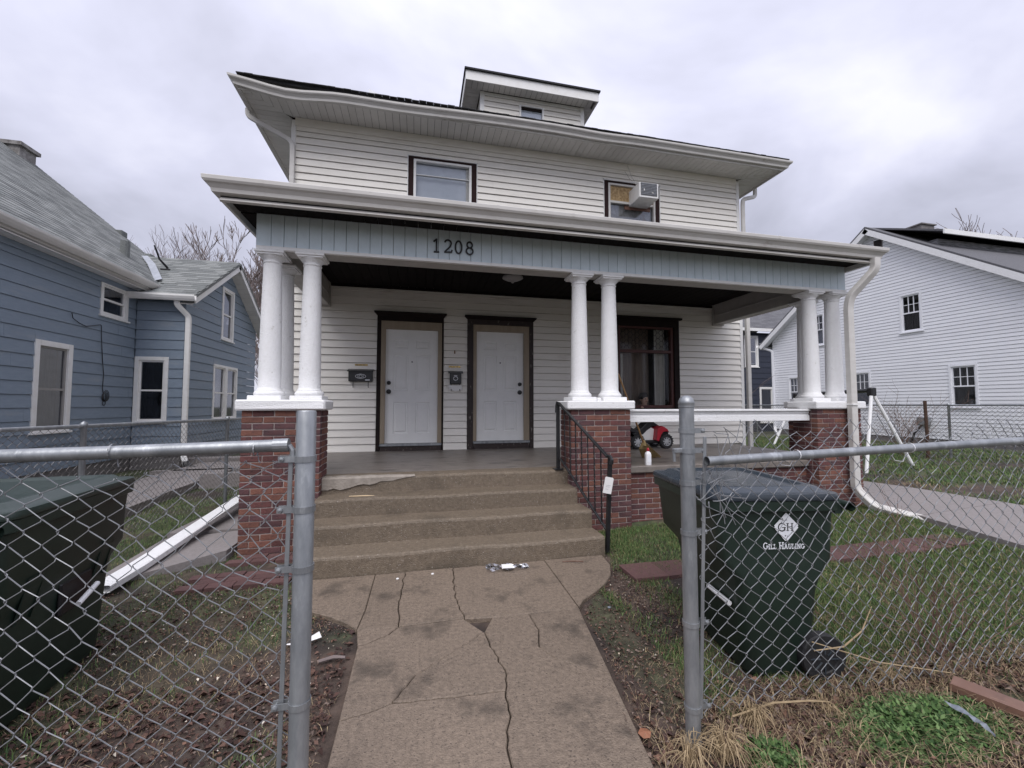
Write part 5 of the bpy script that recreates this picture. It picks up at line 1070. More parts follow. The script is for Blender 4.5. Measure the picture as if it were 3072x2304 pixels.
# ================================================================== CHAIN-LINK FENCES
def mesh_link(L_, z0, z1, p, r_, fn, seed=1, amp=.002, sides=4):
    """interlocked zigzag wires; fn(s, z, n) gives the world point"""
    b = MB(); rd = random.Random(seed); h = p / 2; nw = int(L_ / h); m = int((z1 - z0) / h)
    for k in range(nw):
        pts = []
        for j in range(m + 1):
            rightside = (j + k) % 2; s_ = (k + (1 if rightside else 0)) * h; z_ = z0 + j * h
            o_ = r_ * 1.1 * (1 if rightside else -1); e_ = h * .10; js, jz = rd.uniform(-amp, amp), rd.uniform(-amp, amp)
            inn = -r_ * .4 if rightside else r_ * .4
            pts.append(fn(s_ + inn + js, z_ - e_ + jz, o_)); pts.append(fn(s_ + inn + js, z_ + e_ + jz, -o_))
        b.tube(pts, r_, sides, True)
    return b
def band(par, x, y, r_, z, side, h=.022, m=None):
    b = MB(); n = 20; ri, ro = r_ + .001, r_ + .004
    pr = [(ri, -h / 2), (ro, -h / 2), (ro, h / 2), (ri, h / 2), (ri, -h / 2)]; b.lathe(pr, (x, y, z), n, cap=False)
    b.box(x + side * (r_ * .5), x + side * (r_ + .055), y - .013, y - .010, z - h / 2, z + h / 2); b.box(x + side * (r_ * .5), x + side * (r_ + .055), y + .010, y + .013, z - h / 2, z + h / 2)
    o = P('tension_band', b, m or M['galv'], par)
    b = MB(); b.lathe([(.001, -.020), (.008, -.018), (.0095, -.013), (.004, -.0125), (.004, .016), (.008, .017), (.008, .022), (.001, .022)], (x + side * (r_ + .043), y, z), 10, 'y', cap=False); P('bolt', b, M['galv'], o)
LPX, LPY = -.395, 1.665
t = T('chain_link_fence', 'galvanised chain-link fence panel in front of the unmarked green bin, left of the walkway', 'fence', (LPX, LPY, 0))
b = MB(); b.lathe([(.0335, -.05), (.0335, 1.535), (.031, 1.54), (.001, 1.542)], (LPX, LPY, 0), 28, cap=False); P('post', b, M['galv'], t, auto=True)
for z in (1.365, 1.185, .975, .505, .1): band(t, LPX, LPY, .0335, z, -1)
b = MB(); b.tube([(-.462, LPY, 1.415), (-1.0, LPY, 1.402), (-1.3, LPY, 1.397), (-3.0, LPY, 1.385)], .022, 18); P('top_rail', b, M['galv'], t, auto=True)
b = MB(); b.tube([(-.452, LPY, 1.4153), (-.502, LPY, 1.4143)], .0245, 16); b.tube([(-.452, LPY, 1.415), (-.440, LPY, 1.395), (-.438, LPY, 1.375)], .010, 8); P('rail_end', b, M['galv'], t)
b = MB(); b.obox((-.452, LPY, .70), ((1, 0, -.012), (0, 1, 0), (.012, 0, 1)), (.0075, .0028, .68), .001); P('tension_bar', b, M['galv'], t)
def wl(s_, z_, o_):
    x = -.438 - s_; near = math.exp(-s_ / .14)
    x += near * .03 * sin(z_ * 23) * sin(z_ * 7 + 1) * (z_ > .55); zz = z_ - near * .05 * sin(z_ * 13) * (z_ > .5) - .02 * sin(s_ * 2.4)
    tp = max(0, (z_ - 1.18) / .2); zz -= tp * .045 * (1 + sin(s_ * 11 + z_)) * .6; x -= tp * .02 * sin(s_ * 9)
    return (x + .010 * sin(z_ * 4.1), LPY + .018 + o_ + .014 * sin(s_ * 3 + z_ * 5) * (1 - near), zz)
P('chain_link_mesh', mesh_link(2.4, .02, 1.42, .088, .0018, wl, 3, .0055, 5), M['wire'], t)
for x in (-.56, -.99, -1.45): b = MB(); b.lathe([(.0245, 0), (.0265, -.002), (.0265, .002), (.0245, 0)], (x, LPY, 1.405), 14, 'x', cap=False); b.tube([(x, LPY + .02, 1.39), (x + .004, LPY + .02, 1.36), (x + .012, LPY + .012, 1.352)], .002, 5); P('wire_tie', b, M['wire'], t)
b = MB(); b.lathe([(.0335, -.05), (.0335, 1.535), (.001, 1.54)], (-3.02, LPY, 0), 16, cap=False); P('post', b, M['galv'], t, auto=True)
RPX, RPY = 1.252, 1.755
t = T('chain_link_fence', 'galvanised chain-link fence panel with a domed post in front of the lettered bin', 'fence', (RPX, RPY, 0))
b = MB(); b.lathe([(.0335, -.05), (.0335, 1.565)], (RPX, RPY, 0), 28, cap=False); b.lathe([(.0375, -.05), (.0375, .03), (.033, .045)], (RPX, RPY, .0), 24, cap=False); P('post', b, M['galv'], t, auto=True)
b = MB(); b.lathe([(.0345, .0), (.0365, .002), (.0365, .018), (.0375, .02), (.036, .03), (.031, .042), (.022, .052), (.011, .057), (.001, .058)], (RPX, RPY, 1.548), 26, cap=False); P('post_cap', b, M['galv'], t, auto=True)
for z in (1.438, 1.345, 1.195, .965, .55, .175): band(t, RPX, RPY, .0335, z, 1)
b = MB(); b.box(RPX - .075, RPX - .03, RPY - .012, RPY + .012, 1.335, 1.357, .003); b.lathe([(.007, 0), (.007, -.045)], (RPX - .07, RPY, 1.34), 10); P('gate_hinge', b, M['galv'], t)
b = MB(); pts = [(1.315, 1.70, 1.300), (1.9, 1.70, 1.316), (2.7, 1.70, 1.338), (3.6, 1.70, 1.36), (4.9, 1.70, 1.385)]; b.tube(pts, .0215, 18, False); b.tube(pts[:2][::-1], .018, 14, False); P('top_rail', b, M['galv'], t, smooth=True)
b = MB(); b.obox((1.308, 1.737, .77), ((1, 0, -.042), (0, 1, 0), (.042, 0, 1)), (.0085, .003, .64), .001); P('tension_bar', b, M['galv'], t)
def wr(s_, z_, o_):
    near = math.exp(-(s_ / .22) ** 2); hi = sm((z_ - .82) / .45)
    x = 1.30 + s_ + near * hi * (.05 * sin(z_ * 19 + s_ * 9) + .035 * sin(z_ * 41)); zz = z_ - near * hi * (.17 * (z_ - .8)) - .5 * near * hi * .12 * sin(s_ * 31 + z_ * 5)
    zz += .02 * sin(s_ * 1.9 + .6) + max(0, z_ - 1.3) * (.3 * sin(s_ * 7))
    x += -.055 * (z_ - .7) * min(1, s_ * 2) + .02 * sin(z_ * 4) * min(1, s_ * 3)
    return (x, 1.735 + o_ + .012 * sin(s_ * 4 + z_ * 3), zz)
P('chain_link_mesh', mesh_link(3.5, .13, 1.47, .088, .0018, wr, 5, .006, 5), M['wire'], t)
b = MB(); r = random.Random(12)
for i in range(9):
    a = np.array((1.33 + r.uniform(0, .06), 1.735, r.uniform(1.0, 1.30))); c = np.array((1.45 + r.uniform(-.02, .14), 1.735, r.uniform(.98, 1.24))); q = (a + c) / 2 + (r.uniform(-.04, .04), r.uniform(-.02, .02), r.uniform(-.06, .05))
    b.tube([(1 - t_) ** 2 * a + 2 * t_ * (1 - t_) * q + t_ * t_ * c for t_ in np.linspace(0, 1, 8)], .0019, 5)
P('bent_wire', b, M['wire'], t)
for x in (1.82, 2.55): b = MB(); b.lathe([(.024, 0), (.026, -.002), (.026, .002), (.024, 0)], (x, 1.70, 1.302 + (x - 1.3) * .0262), 14, 'x', cap=False); b.tube([(x, 1.71, 1.29 + (x - 1.3) * .026), (x - .02, 1.72, 1.26), (x - .06, 1.73, 1.265), (x - .075, 1.735, 1.29)], .002, 5); P('wire_tie', b, M['whitep'], t)
def back_fence(label, pts, zt, p, posts, r_=.0016, extra=None, m=None, hb_=True, hgt=1.22):
    t = T('chain_link_fence', label, 'fence', (*pts[0], 0)); a, c = np.array(pts[0]), np.array(pts[1]); L_ = np.linalg.norm(c - a); d = (c - a) / L_; nn2 = np.array([-d[1], d[0]])
    zl = lambda s_: zt[0] + (zt[1] - zt[0]) * s_ / L_
    for s_ in posts:
        q = a + d * s_; b = MB(); b.lathe([(.024, zl(s_) - hgt - .1), (.024, zl(s_) - .01), (.03, zl(s_)), (.03, zl(s_) + .03), (.001, zl(s_) + .05)], (q[0], q[1], 0), 12, cap=False); P('post', b, M['galv'], t, smooth=True)
    b = MB(); b.tube([(*(a + d * s_), zl(s_)) for s_ in np.linspace(0, L_, 8)], .019, 10); P('top_rail', b, M['galv'], t, smooth=True)
    f = lambda s_, z_, o_: tuple([*(a + d * s_ + nn2 * (o_ + .02)), z_ + zl(s_) - zt[0] + .012 * sin(s_ * 5)])
    P('chain_link_mesh', mesh_link(L_, zt[0] - hgt + .03, zt[0] + .035, p, r_, f, 8, .003, 3), m or M['oldwire'], t); return t
back_fence('old chain-link fence along the side yard in front of the blue house', ((-3.62, 1.9), (-2.20, 10.6)), (1.37, 1.33), .07, (.3, 3.0, 5.25, 7.5, 8.75), .0022)
rf_ = back_fence('grey chain-link fence in front of the white neighbour house', ((11.35, 2.6), (11.9, 15.5)), (1.555, 1.56), .09, (1.2, 4.3, 7.4, 10.4, 12.8), .003, hgt=1.25)
b = MB(); b.tube([(11.25, 7.15, .2), (11.26, 7.15, .9), (11.24, 7.15, 1.66)], .032, 8); P('post', b, M['rust'], rf_, label='rusty brown steel fence post')
back_fence('dark chain-link fence in front of the navy house', ((8.2, 13.0), (12.6, 13.2)), (1.12, 1.12), .09, (.2, 2.4, 4.2), .003, hgt=1.1)

# ================================================================== NEIGHBOUR HOUSES
def shingle_items(items, o_, U_, V_, Lu, Lv, ex=.14, tab=.30, clip=None):
    U_ = np.array(U_, float); V_ = np.array(V_, float); V_ /= np.linalg.norm(V_); N_ = np.cross(U_, V_); N_ /= np.linalg.norm(N_)
    if N_[2] < 0: N_ = -N_
    k = 0; v = 0; r = random.Random(3)
    Vt = V_ * cos(.045) - N_ * sin(.045); Nt = N_ * cos(.045) + V_ * sin(.045)
    while v < Lv:
        u = -(k % 3) * tab / 3
        while u < Lu:
            a, c = max(u, 0) + .002, min(u + tab, Lu) - .002
            if c - a > .03:
                dv = r.uniform(-.006, .006); p = np.array(o_) + U_ * (a + c) / 2 + V_ * (v + ex * .5 + dv) + N_ * (.012 + r.uniform(0, .002))
                if clip is None or clip(p): items.append((p, (U_, Vt, Nt), ((c - a) / 2, ex * .54, .006), 0, (c - a) * ex))
            u += tab
        v += ex; k += 1
bh = T('clapboard_house', 'blue clapboard house with a grey shingled roof on the left', 'house', (-6.28, 9, 0))
BX, WXg, WYf = -6.28, -5.30, 11.1
fb = FR((BX, 0, 0), (0, 1, 0), (1, 0, 0)); fwf = FR((0, WYf, 0), (1, 0, 0), (0, -1, 0)); fg = FR((WXg, 0, 0), (0, 1, 0), (1, 0, 0))
wA = (8.555, 9.345, 1.095, 2.675); wU = (9.97, 10.79, 3.40, 4.10); wB = (-6.255, -5.59, 1.16, 2.665); wG = (12.90, 13.66, 3.39, 4.86); wL = (12.53, 14.03, 1.16, 2.66)
siding(bh, fb, 4.0, WYf - .02, .407, 4.16, .2215, M['bluesid'], [wA, wU], depth=.018, seams=(7.1, 9.75), gap=.006)
siding(bh, fwf, BX + .02, WXg - .0, .407, 3.98, .2215, M['bluesid'], [wB], depth=.018)
APY, APZ = 13.25, 5.50; sl = .645
siding(bh, fg, WYf + .0, 15.42, .407, APZ - .05, .2215, M['bluesid'], [wG, wL], clip=lambda z_: (max(WYf, APY - (APZ - z_) / sl) if z_ > 4.0 else WYf, min(15.42, APY + (APZ - z_) / sl) if z_ > 4.0 else 15.42), depth=.018)
b = MB(); b.box(-12, BX - .2, 4.0, 14.2, 0, 4.3); b.box(BX - .2, BX - .16, 4, 14.2, 0, 4.2); b.box(-7, WXg - .22, WYf + .22, 15.4, 0, 3.95); P('wall', b, M['bluesid'], bh)
b = MB(); b.box(BX - .3, BX - .01, 4, WYf, -.1, .405); b.box(BX, WXg - .012, WYf + .012, 15.4, -.1, .405); P('foundation', b, M['found'], bh)
M['winframe'] = M['trimw']; DG = glassmat('dark_glass', (.55, .56, .58), .05, .05, .22)
W1 = window(bh, fb, *wA, M['trimw'], .095, glass=DG, back=mat('khaki_curtain', (.30, .285, .25), (.16, .15, .13), 7, .9, stretch=(1, 3, .4)), mid=.48, sash=mat('grey_sash', (.30, .29, .28))); W2 = window(bh, fb, *wU, M['trimw'], .075, glass=DG, back=M['room'], mid=.5); W3 = window(bh, fwf, *wB, M['trimw'], .085, glass=DG, back=M['room'], mid=.5)
W4 = window(bh, fg, *wG, M['trimw'], .085, glass=DG, back=mat('torn_curtain', (.45, .44, .42), (.10, .07, .06), 6, .9, detail=3), mid=.5); W5 = window(bh, fg, wL[0], 13.29, wL[2], wL[3], M['trimw'], .07, glass=DG, back=M['curtain_or_dark_sheet']); W6 = window(bh, fg, 13.295, wL[1], wL[2], wL[3], M['trimw'], .07, glass=DG, back=M['room'])
# main roof
RS = .8455; EXx, EZz = -5.98, 4.37; RX, RZ = -11.0, 4.37 + RS * 5.02; ry0, ry1 = 3.6, 14.4
b = MB(); b.add([(EXx, ry0, EZz), (EXx, ry1, EZz), (RX, ry1, RZ), (RX, ry0, RZ), (EXx, ry0, EZz - .07), (EXx, ry1, EZz - .07), (RX, ry1, RZ - .07), (RX, ry0, RZ - .07), (-16, ry0, RZ - 4.2), (-16, ry1, RZ - 4.2)], [(0, 1, 2, 3), (4, 7, 6, 5), (0, 4, 5, 1), (1, 5, 6, 2), (0, 3, 7, 4), (3, 2, 9, 8)]); rf = P('roof', b, M['shing'], bh)
b = MB(); b.add([(BX - 4.6, ry1 - .2, 4.3 + RS * 4.6 - .1), (BX, ry1 - .2, 4.3 - .1), (BX, ry1 - .2, 0), (-12, ry1 - .2, 0), (-12, ry1 - .2, 6.5)], [(0, 1, 2, 3, 4)]); P('gable_wall', b, M['bluesid'], bh)
its = []; shingle_items(its, (EXx + .02, 7.2, EZz + .0), (0, 1, 0), (-1, 0, RS), ry1 - 7.2, 6.6, .145, .30, lambda p: True)
# wing roof
wy0, wz0 = 10.80, 4.06; wrx0, wrx1 = -7.6, -4.97; rzy, rzz = 13.22, 4.06 + .645 * 2.42
mainz = lambda x: EZz + RS * (EXx - x)
def wing_poly(y_, z_): xm = EXx - (z_ - EZz) / RS; return xm
b = MB(); xm0 = -6.05; b.add([(-6.0, wy0, wz0), (wrx1, wy0, wz0), (wrx1, rzy, rzz), (wing_poly(0, rzz), rzy, rzz), (-6.0, wy0, wz0 - .06), (wrx1, wy0, wz0 - .06), (wrx1, rzy, rzz - .06), (wrx1, 15.66, wz0 - .03), (wing_poly(0, wz0), 15.66, wz0 - .03), (wrx1, 15.66, wz0 - .09)], [(0, 1, 2, 3), (0, 4, 5, 1), (1, 5, 6, 2), (3, 2, 7, 8), (2, 6, 9, 7)])
P('wing_roof', b, M['shing'], bh)
shingle_items(its, (wrx0, wy0 + .0, wz0 + .0), (1, 0, 0), (0, 1, .645), wrx1 - wrx0, 2.86, .145, .30, lambda p: p[2] > mainz(p[0]) + .02 or p[0] > EXx - .05)
pieces('shingle', its, [M['shing'], mat('grey_shingle_light', (.30, .31, .30), (.17, .18, .178), 45, .9, bump=.5, bscale=120, rnd=.15)], bh)
b = MB(); vq = [(-7.42, 13.22, 5.66), (-6.9, 12.55, 5.24), (-6.12, 11.42, 4.52), (-6.02, 11.52, 4.60), (-6.70, 12.5, 5.24), (-7.26, 13.2, 5.66)]; b.add(vq, [(0, 1, 4, 5), (1, 2, 3, 4)]); P('valley_flashing', b, M['flash'], bh)
GS = [(0, 0), (0, -.13), (.06, -.13), (.09, -.09), (.115, -.04), (.115, 0), (.10, 0), (.10, -.03), (.05, -.11), (.012, -.11), (.012, 0)]
b = MB(); b.sweep(GS, [(EXx, 3.6, EZz - .02), (EXx, 11.2, EZz - .02)]); 
b.v = [(2 * EXx - x, y, z_) if False else (x, y, z_) for x, y, z_ in b.v]; b.sweep([(-.001, 0), (-.001, -.2), (-.02, -.2), (-.02, 0)], [(EXx, 3.6, EZz - .03), (EXx, 11.2, EZz - .03)]); P('gutter', b, M['gutter'], bh)
b = MB(); b.box(BX, EXx - .001, 3.6, 11.2, 4.165, 4.18); P('soffit', b, M['trimw'], bh)
b = MB(); b.box(BX + .019, BX + .04, 3.6, WYf - .03, 4.06, 4.163); P('frieze_trim', b, M['bluesid'], bh)
b = MB(); b.sweep(GS, [(-6.40, wy0, wz0 + .0), (wrx1 + .02, wy0, wz0 + .0)]); P('gutter', b, M['trimw'], bh)
def rake(y0, z0, y1, z1, x, w=.16, th=.03):
    b = MB(); d = np.array([0, y1 - y0, z1 - z0]); l = np.linalg.norm(d); d /= l; up = np.cross((1, 0, 0), d); up = up if up[2] > 0 else -up; b.obox(np.array([x, (y0 + y1) / 2, (z0 + z1) / 2]) - up * w / 2, (d, (1, 0, 0), up), (l / 2, th / 2, w / 2)); return b
P('rake_board', rake(wy0 - .02, wz0 - .03, rzy, rzz - .03, wrx1 - .03), M['trimw'], bh); P('rake_board', rake(rzy, rzz - .03, 15.68, wz0 - .06, wrx1 - .03), M['trimw'], bh)
for (y0, z0, y1, z1) in ((wy0, wz0 - .2, rzy, rzz - .2), (rzy, rzz - .2, 15.66, wz0 - .23)):
    n = 16
    for i in range(n):
        a, c = i / n, (i + 1) / n; b = MB(); b.add([(WXg + .01, y0 + (y1 - y0) * a + .004, z0 + (z1 - z0) * a), (wrx1 - .04, y0 + (y1 - y0) * a + .004, z0 + (z1 - z0) * a), (wrx1 - .04, y0 + (y1 - y0) * c - .004, z0 + (z1 - z0) * c), (WXg + .01, y0 + (y1 - y0) * c - .004, z0 + (z1 - z0) * c)], [(0, 1, 2, 3)]); P('soffit_board', b, M['soffit'], bh)
spout(bh, arc([(-5.36, 10.84, 3.95), (-5.36, 10.86, 3.85), (-5.20, 11.02, 3.62), (-5.20, 11.03, 3.5), (-5.20, 11.03, .42), (-5.05, 10.85, .20)]), .10, .075, M['trimw'])
sp_ = spout(None, arc([(-5.08, 10.9, .24), (-4.9, 10.6, .17), (-4.2, 10.1, .12), (-3.9, 9.9, .12)]), .12, .12); single('drain_hose', sp_, M['black'], 'black corrugated drain hose lying from the blue house corner', 'hose')
b = MB(); b.box(-11.5, -10.62, 13.7, 14.2, 7.4, 8.62); b.box(-11.56, -10.55, 13.64, 14.26, 8.621, 8.72); ch = P('chimney', b, M['stone'], bh)
b = MB(); b.lathe([(.09, 0), (.09, .46), (.075, .46), (.075, .4)], (-6.86, 11.62, 5.02), 12); P('vent_pipe', b, M['shing'], bh, smooth=False)
b = MB(); b.tube([(-6.35, 12.35, 5.02), (-6.35, 12.35, 5.12), (-6.45, 12.2, 5.28), (-6.52, 12.1, 5.6)], [.03, .03, .025, .02], 7); b.box(-6.45, -6.25, 12.25, 12.45, 5.02, 5.06); P('antenna_mast', b, M['black'], bh)
for q in ((-8.55, 14.3), (-7.75, 14.2)): b = MB(); zq = mainz(q[0]); b.box(q[0] - .10, q[0] + .10, q[1] - .15, q[1] + .1, zq - .05, zq + .13, .02); P('roof_vent', b, M['shing'], bh)
cab = [(9.258, 3.268), (9.292, 3.174), (9.45, 3.11), (9.615, 3.08), (9.8, 3.13), (9.99, 3.184), (10.01, 3.15), (10.03, 2.9), (10.08, 2.5), (10.135, 2.18), (10.12, 1.9), (10.15, 1.80)]
b = MB(); b.tube([(BX + .03, y, z_) for y, z_ in cab], .007, 5)
for k in range(4): b.tube([(BX + .03 + .006 * k, 10.17 + .012 * k + (.055 + .008 * k) * cos(a), 1.72 + .01 * k + (.085 + .01 * k) * sin(a)) for a in np.linspace(0, 2 * pi, 16)], .006, 5)
b.tube([(BX + .03, 10.18 + .04 * cos(a), 1.60 + .05 * sin(a)) for a in np.linspace(0, 2 * pi, 12)], .006, 5)
single('coiled_cable', b, M['black'], 'black cable hanging in a coil on the blue siding', 'cable')

wh = T('gabled_house', 'white sided gable-end house with small-paned windows on the right', 'house', (15.1, 11, 0))
GX = 15.1; fh = FR((GX, 0, 0), (0, 1, 0), (-1, 0, 0)); ay, az_, gs = 10.88, 7.42, .735; hy0, hy1 = 6.5, 15.1
wins = [(9.55, 10.16, 3.86, 5.08), (8.33, 8.98, 1.50, 2.72), (11.12, 11.72, 1.50, 2.72), (12.70, 13.32, 3.86, 5.08), (13.75, 14.35, 1.50, 2.72)]
def gclip(z_):
    lo, hi = hy0, hy1; s0, s1 = ay - (az_ - z_) / gs, ay + (az_ - z_) / gs; return (max(lo, s0), min(hi, s1))
siding(wh, fh, hy0, hy1, .555, az_, .1035, M['white'], wins + [(10.57, 10.83, 6.75, 7.12)], clip=gclip, depth=.015, gap=.006, seams=(8.2, 11.9))
b = MB(); b.box(GX + .2, 26, hy0 + .02, hy1 - .02, .0, 4.2); P('wall', b, M['white'], wh)
b = MB(); b.box(GX + .01, 26, hy0 + .01, hy1 - .01, -.3, .553); P('foundation', b, M['found'], wh)
for w_ in wins:
    window(wh, fh, *w_, M['white'], .055, grid_top=(3, 2), glass=DG, back=mat('beige_shade', (.30, .29, .25), (.22, .21, .18), 5) if w_[2] < 2 else M['room'], mid=.5)
b = MB()
for i in range(7): b.obox(fh(10.70, .02, 6.80 + i * .045), ((0, 1, 0), (-.8, 0, -.6), (-.6, 0, .8)), (.11, .02, .004))
fh.box(b, 10.57, 10.59, 6.75, 7.12, 0, .03); fh.box(b, 10.81, 10.83, 6.75, 7.12, 0, .03); P('gable_vent', b, mat('vent_brown', (.12, .10, .10)), wh)
rx0 = GX - .32; rzt = az_ + .20
for (ye, ze) in ((hy1 + .42, rzt - gs * (hy1 + .42 - ay)), (hy0 - .45, rzt - gs * (ay - hy0 + .45))):
    b = MB(); b.add([(rx0, ay, rzt), (26, ay, rzt), (26, ye, ze), (rx0, ye, ze), (rx0, ay, rzt - .06), (26, ay, rzt - .06), (26, ye, ze - .06), (rx0, ye, ze - .06)], [(0, 1, 2, 3), (4, 7, 6, 5), (0, 3, 7, 4), (3, 2, 6, 7)]); P('roof', b, M['gshing'], wh)
    P('rake_board', rake(ay, rzt - .062, ye, ze - .062, rx0 + .02, .17, .04), M['paint'], wh)
    b = MB(); zz0, zz1 = rzt - .20, ze - .20; b.add([(rx0 + .04, ay, zz0), (GX - .005, ay, zz0), (GX - .005, ye, zz1), (rx0 + .04, ye, zz1)], [(0, 1, 2, 3)]); P('soffit', b, M['white'], wh)
b = MB(); b.sweep(GS, [(26, hy1 + .42, rzt - gs * (hy1 + .42 - ay)), (rx0 - .05, hy1 + .42, rzt - gs * (hy1 + .42 - ay))]); P('gutter', b, M['trimw'], wh)
spout(wh, arc([(rx0 + .1, hy1 + .38, 4.3), (rx0 + .1, hy1 + .36, 4.1), (GX - .06, hy1 - .05, 3.9), (GX - .06, hy1 - .05, 3.6), (GX - .06, hy1 - .05, .5)]), .10, .07, M['white'])
dwm = mat('weathered_boards', (.06, .06, .065), (.34, .34, .36), 7, .9, stretch=(.5, 1, 6), detail=4)
b = MB(); b.box(15.5, 25, 9.32, 10.6, 6.1, 6.66); P('dormer_wall', b, dwm, wh)
b = MB(); b.add([(15.2, 10.95, 7.66), (25.5, 10.95, 7.66), (25.5, 9.0, 6.80), (15.2, 9.0, 6.80), (15.2, 10.95, 7.60), (25.5, 10.95, 7.60), (25.5, 9.0, 6.74), (15.2, 9.0, 6.74)], [(0, 3, 2, 1), (4, 5, 6, 7), (0, 4, 7, 3)]); P('dormer_roof', b, M['gshing'], wh)
b = MB(); b.box(15.2, 25.5, 8.96, 8.999, 6.66, 6.80); P('dormer_fascia', b, M['paint'], wh)
b = MB(); b.box(16.9, 17.5, 10.6, 11.0, 7.4, 7.80); b.box(16.85, 17.55, 10.55, 11.05, 7.801, 7.84); P('chimney', b, M['found'], wh)
sp_ = spout(None, arc([(14.9, 14.9, .62), (14.6, 14.6, .5), (13.6, 13.4, .34)]), .10, .07); single('drain_pipe', sp_, M['trimw'], 'white drain pipe slanting down from the white house corner', 'pipe')
t = T('utility_meter', 'grey utility meter on the white house wall behind the fence', 'meter', (15.0, 9.55, .9))
b = MB(); b.box(14.93, 15.08, 9.45, 9.75, .95, 1.2, .02); P('case', b, M['galv'], t); b = MB(); b.tube([(15.0, 9.65, .95), (15.0, 9.85, .7), (15.0, 9.95, .4)], .03, 6); P('pipe', b, M['black'], t)

nh = T('dark_house', 'dark navy house with white framed windows between the porch and white house', 'house', (17, 19, 0))
fn_ = FR((0, 19, 0), (1, 0, 0), (0, -1, 0)); nw = [(17.16, 18.05, 3.62, 5.32), (18.05, 18.95, .62, 2.54)]
siding(nh, fn_, 11, 24, .0, 5.5, .30, M['navy'], nw, depth=.02)
b = MB(); b.box(11, 24, 19.2, 27, -.4, 5.5); b.box(11, 24, 19.01, 19.2, -.5, -.005); P('wall', b, M['navy'], nh)
window(nh, fn_, *nw[0], M['trimw'], .11, glass=glassmat('pale_glass', (.5, .55, .6), .2), back=M['blind']); window(nh, fn_, *nw[1], M['trimw'], .11, glass=DG, back=M['room'])
b = MB(); b.add([(10.6, 18.6, 5.66), (24.4, 18.6, 5.66), (24.4, 23, 9.0), (10.6, 23, 9.0), (10.6, 18.6, 5.58), (24.4, 18.6, 5.58), (24.4, 27.4, 5.66), (10.6, 27.4, 5.66)], [(0, 1, 2, 3), (0, 4, 5, 1), (3, 2, 6, 7)]); P('roof', b, M['gshing'], nh)
its = []; shingle_items(its, (15.5, 18.62, 5.68), (1, 0, 0), (0, 1, .76), 6, 3.2, .17, .40, None); pieces('shingle', its, [M['gshing'], mat('dark_grey_shingle_light', (.16, .16, .17), (.11, .11, .12), 30, .9)], nh)
b = MB(); b.box(10.6, 24.4, 18.54, 18.6, 5.50, 5.66); P('fascia', b, M['trimw'], nh)

# ================================================================== TREES
def tree(name, label, base, h, spread, seed, m, levels=5, stems=4, r0=.16, start=.25, group=None, cat='tree', up=.55, tw=1.0):
    r = random.Random(seed); t = T(name, label, cat, base, 0, group); trunk = MB(); crown = MB()
    def grow(p, d, ln, rad, lev, mb):
        n = 4; pts = [p]; q = np.array(p, float); dd = np.array(d, float)
        for i in range(n):
            dd = dd + np.array([r.uniform(-.16, .16), r.uniform(-.16, .16), r.uniform(-.06, .14)]); dd /= np.linalg.norm(dd); q = q + dd * ln / n; pts.append(tuple(q))
        rad1 = rad * (.62 if lev else .3); mb.tube(pts, list(np.linspace(rad, max(rad1, .0035 * tw), n + 1)), 6 if lev > 3 else 3, False)
        if lev == 0: return
        k = 3 if lev > 1 else 4
        for i in range(k + (1 if r.random() < .5 else 0)):
            idx = n if i == 0 else r.randint(1, n); a = r.uniform(0, 2 * pi); side = np.array([cos(a), sin(a), r.uniform(-.1, .5)]); nd = dd * r.uniform(.5, 1.0) + side * r.uniform(.45, .85) * spread; nd[2] += up * .35; nd /= np.linalg.norm(nd)
            grow(pts[idx], nd, ln * r.uniform(.55, .78), max(rad1 * r.uniform(.55, .8), .0045 * tw), lev - 1, crown)
    tp = (base[0], base[1], base[2] - .1); z_t = h * start; trunk.tube([tp, (base[0] + .05, base[1], base[2] + z_t * .5), (base[0], base[1] + .05, base[2] + z_t)], [r0 * 1.3, r0, r0 * .9], 10)
    for i in range(stems):
        a = 2 * pi * i / stems + r.uniform(-.4, .4); grow((base[0], base[1], base[2] + z_t * .92), np.array([cos(a) * .55, sin(a) * .55, 1.0]), h * .34, r0 * .55, levels, trunk)
    P('trunk', trunk, m, t); P('crown', crown, m, t); return t
tree('bare_tree', 'bare spreading tree rising behind the blue house roof, farther left one', (-15.2, 27, 0), 10.2, .8, 21, M['bark'], 5, 5, .2, .22, 'bare trees behind the houses', tw=1.6)
tree('bare_tree', 'bare spreading tree behind the blue house, nearer the porch', (-11.6, 26, 0), 9.6, .8, 5, M['bark'], 5, 5, .18, .2, 'bare trees behind the houses', tw=1.6)
tree('bare_tree', 'low bare tree seen between the blue gable and the porch columns', (-5.6, 19.5, 0), 5.2, .8, 9, M['bark'], 4, 5, .11, .14, 'bare trees behind the houses', tw=1.6)
tree('bare_tree', 'tall distant bare tree whose tip shows above the porch roof gutter', (-13.2, 43, 0), 14.5, .8, 31, M['bark'], 5, 5, .4, .3, 'bare trees behind the houses', tw=5)
tree('bare_tree', 'distant bare tree rising above the white house roof at the right edge', (30, 16.4, 0), 10.4, .8, 15, M['bark'], 4, 6, .2, .3, 'bare trees behind the houses', tw=3)
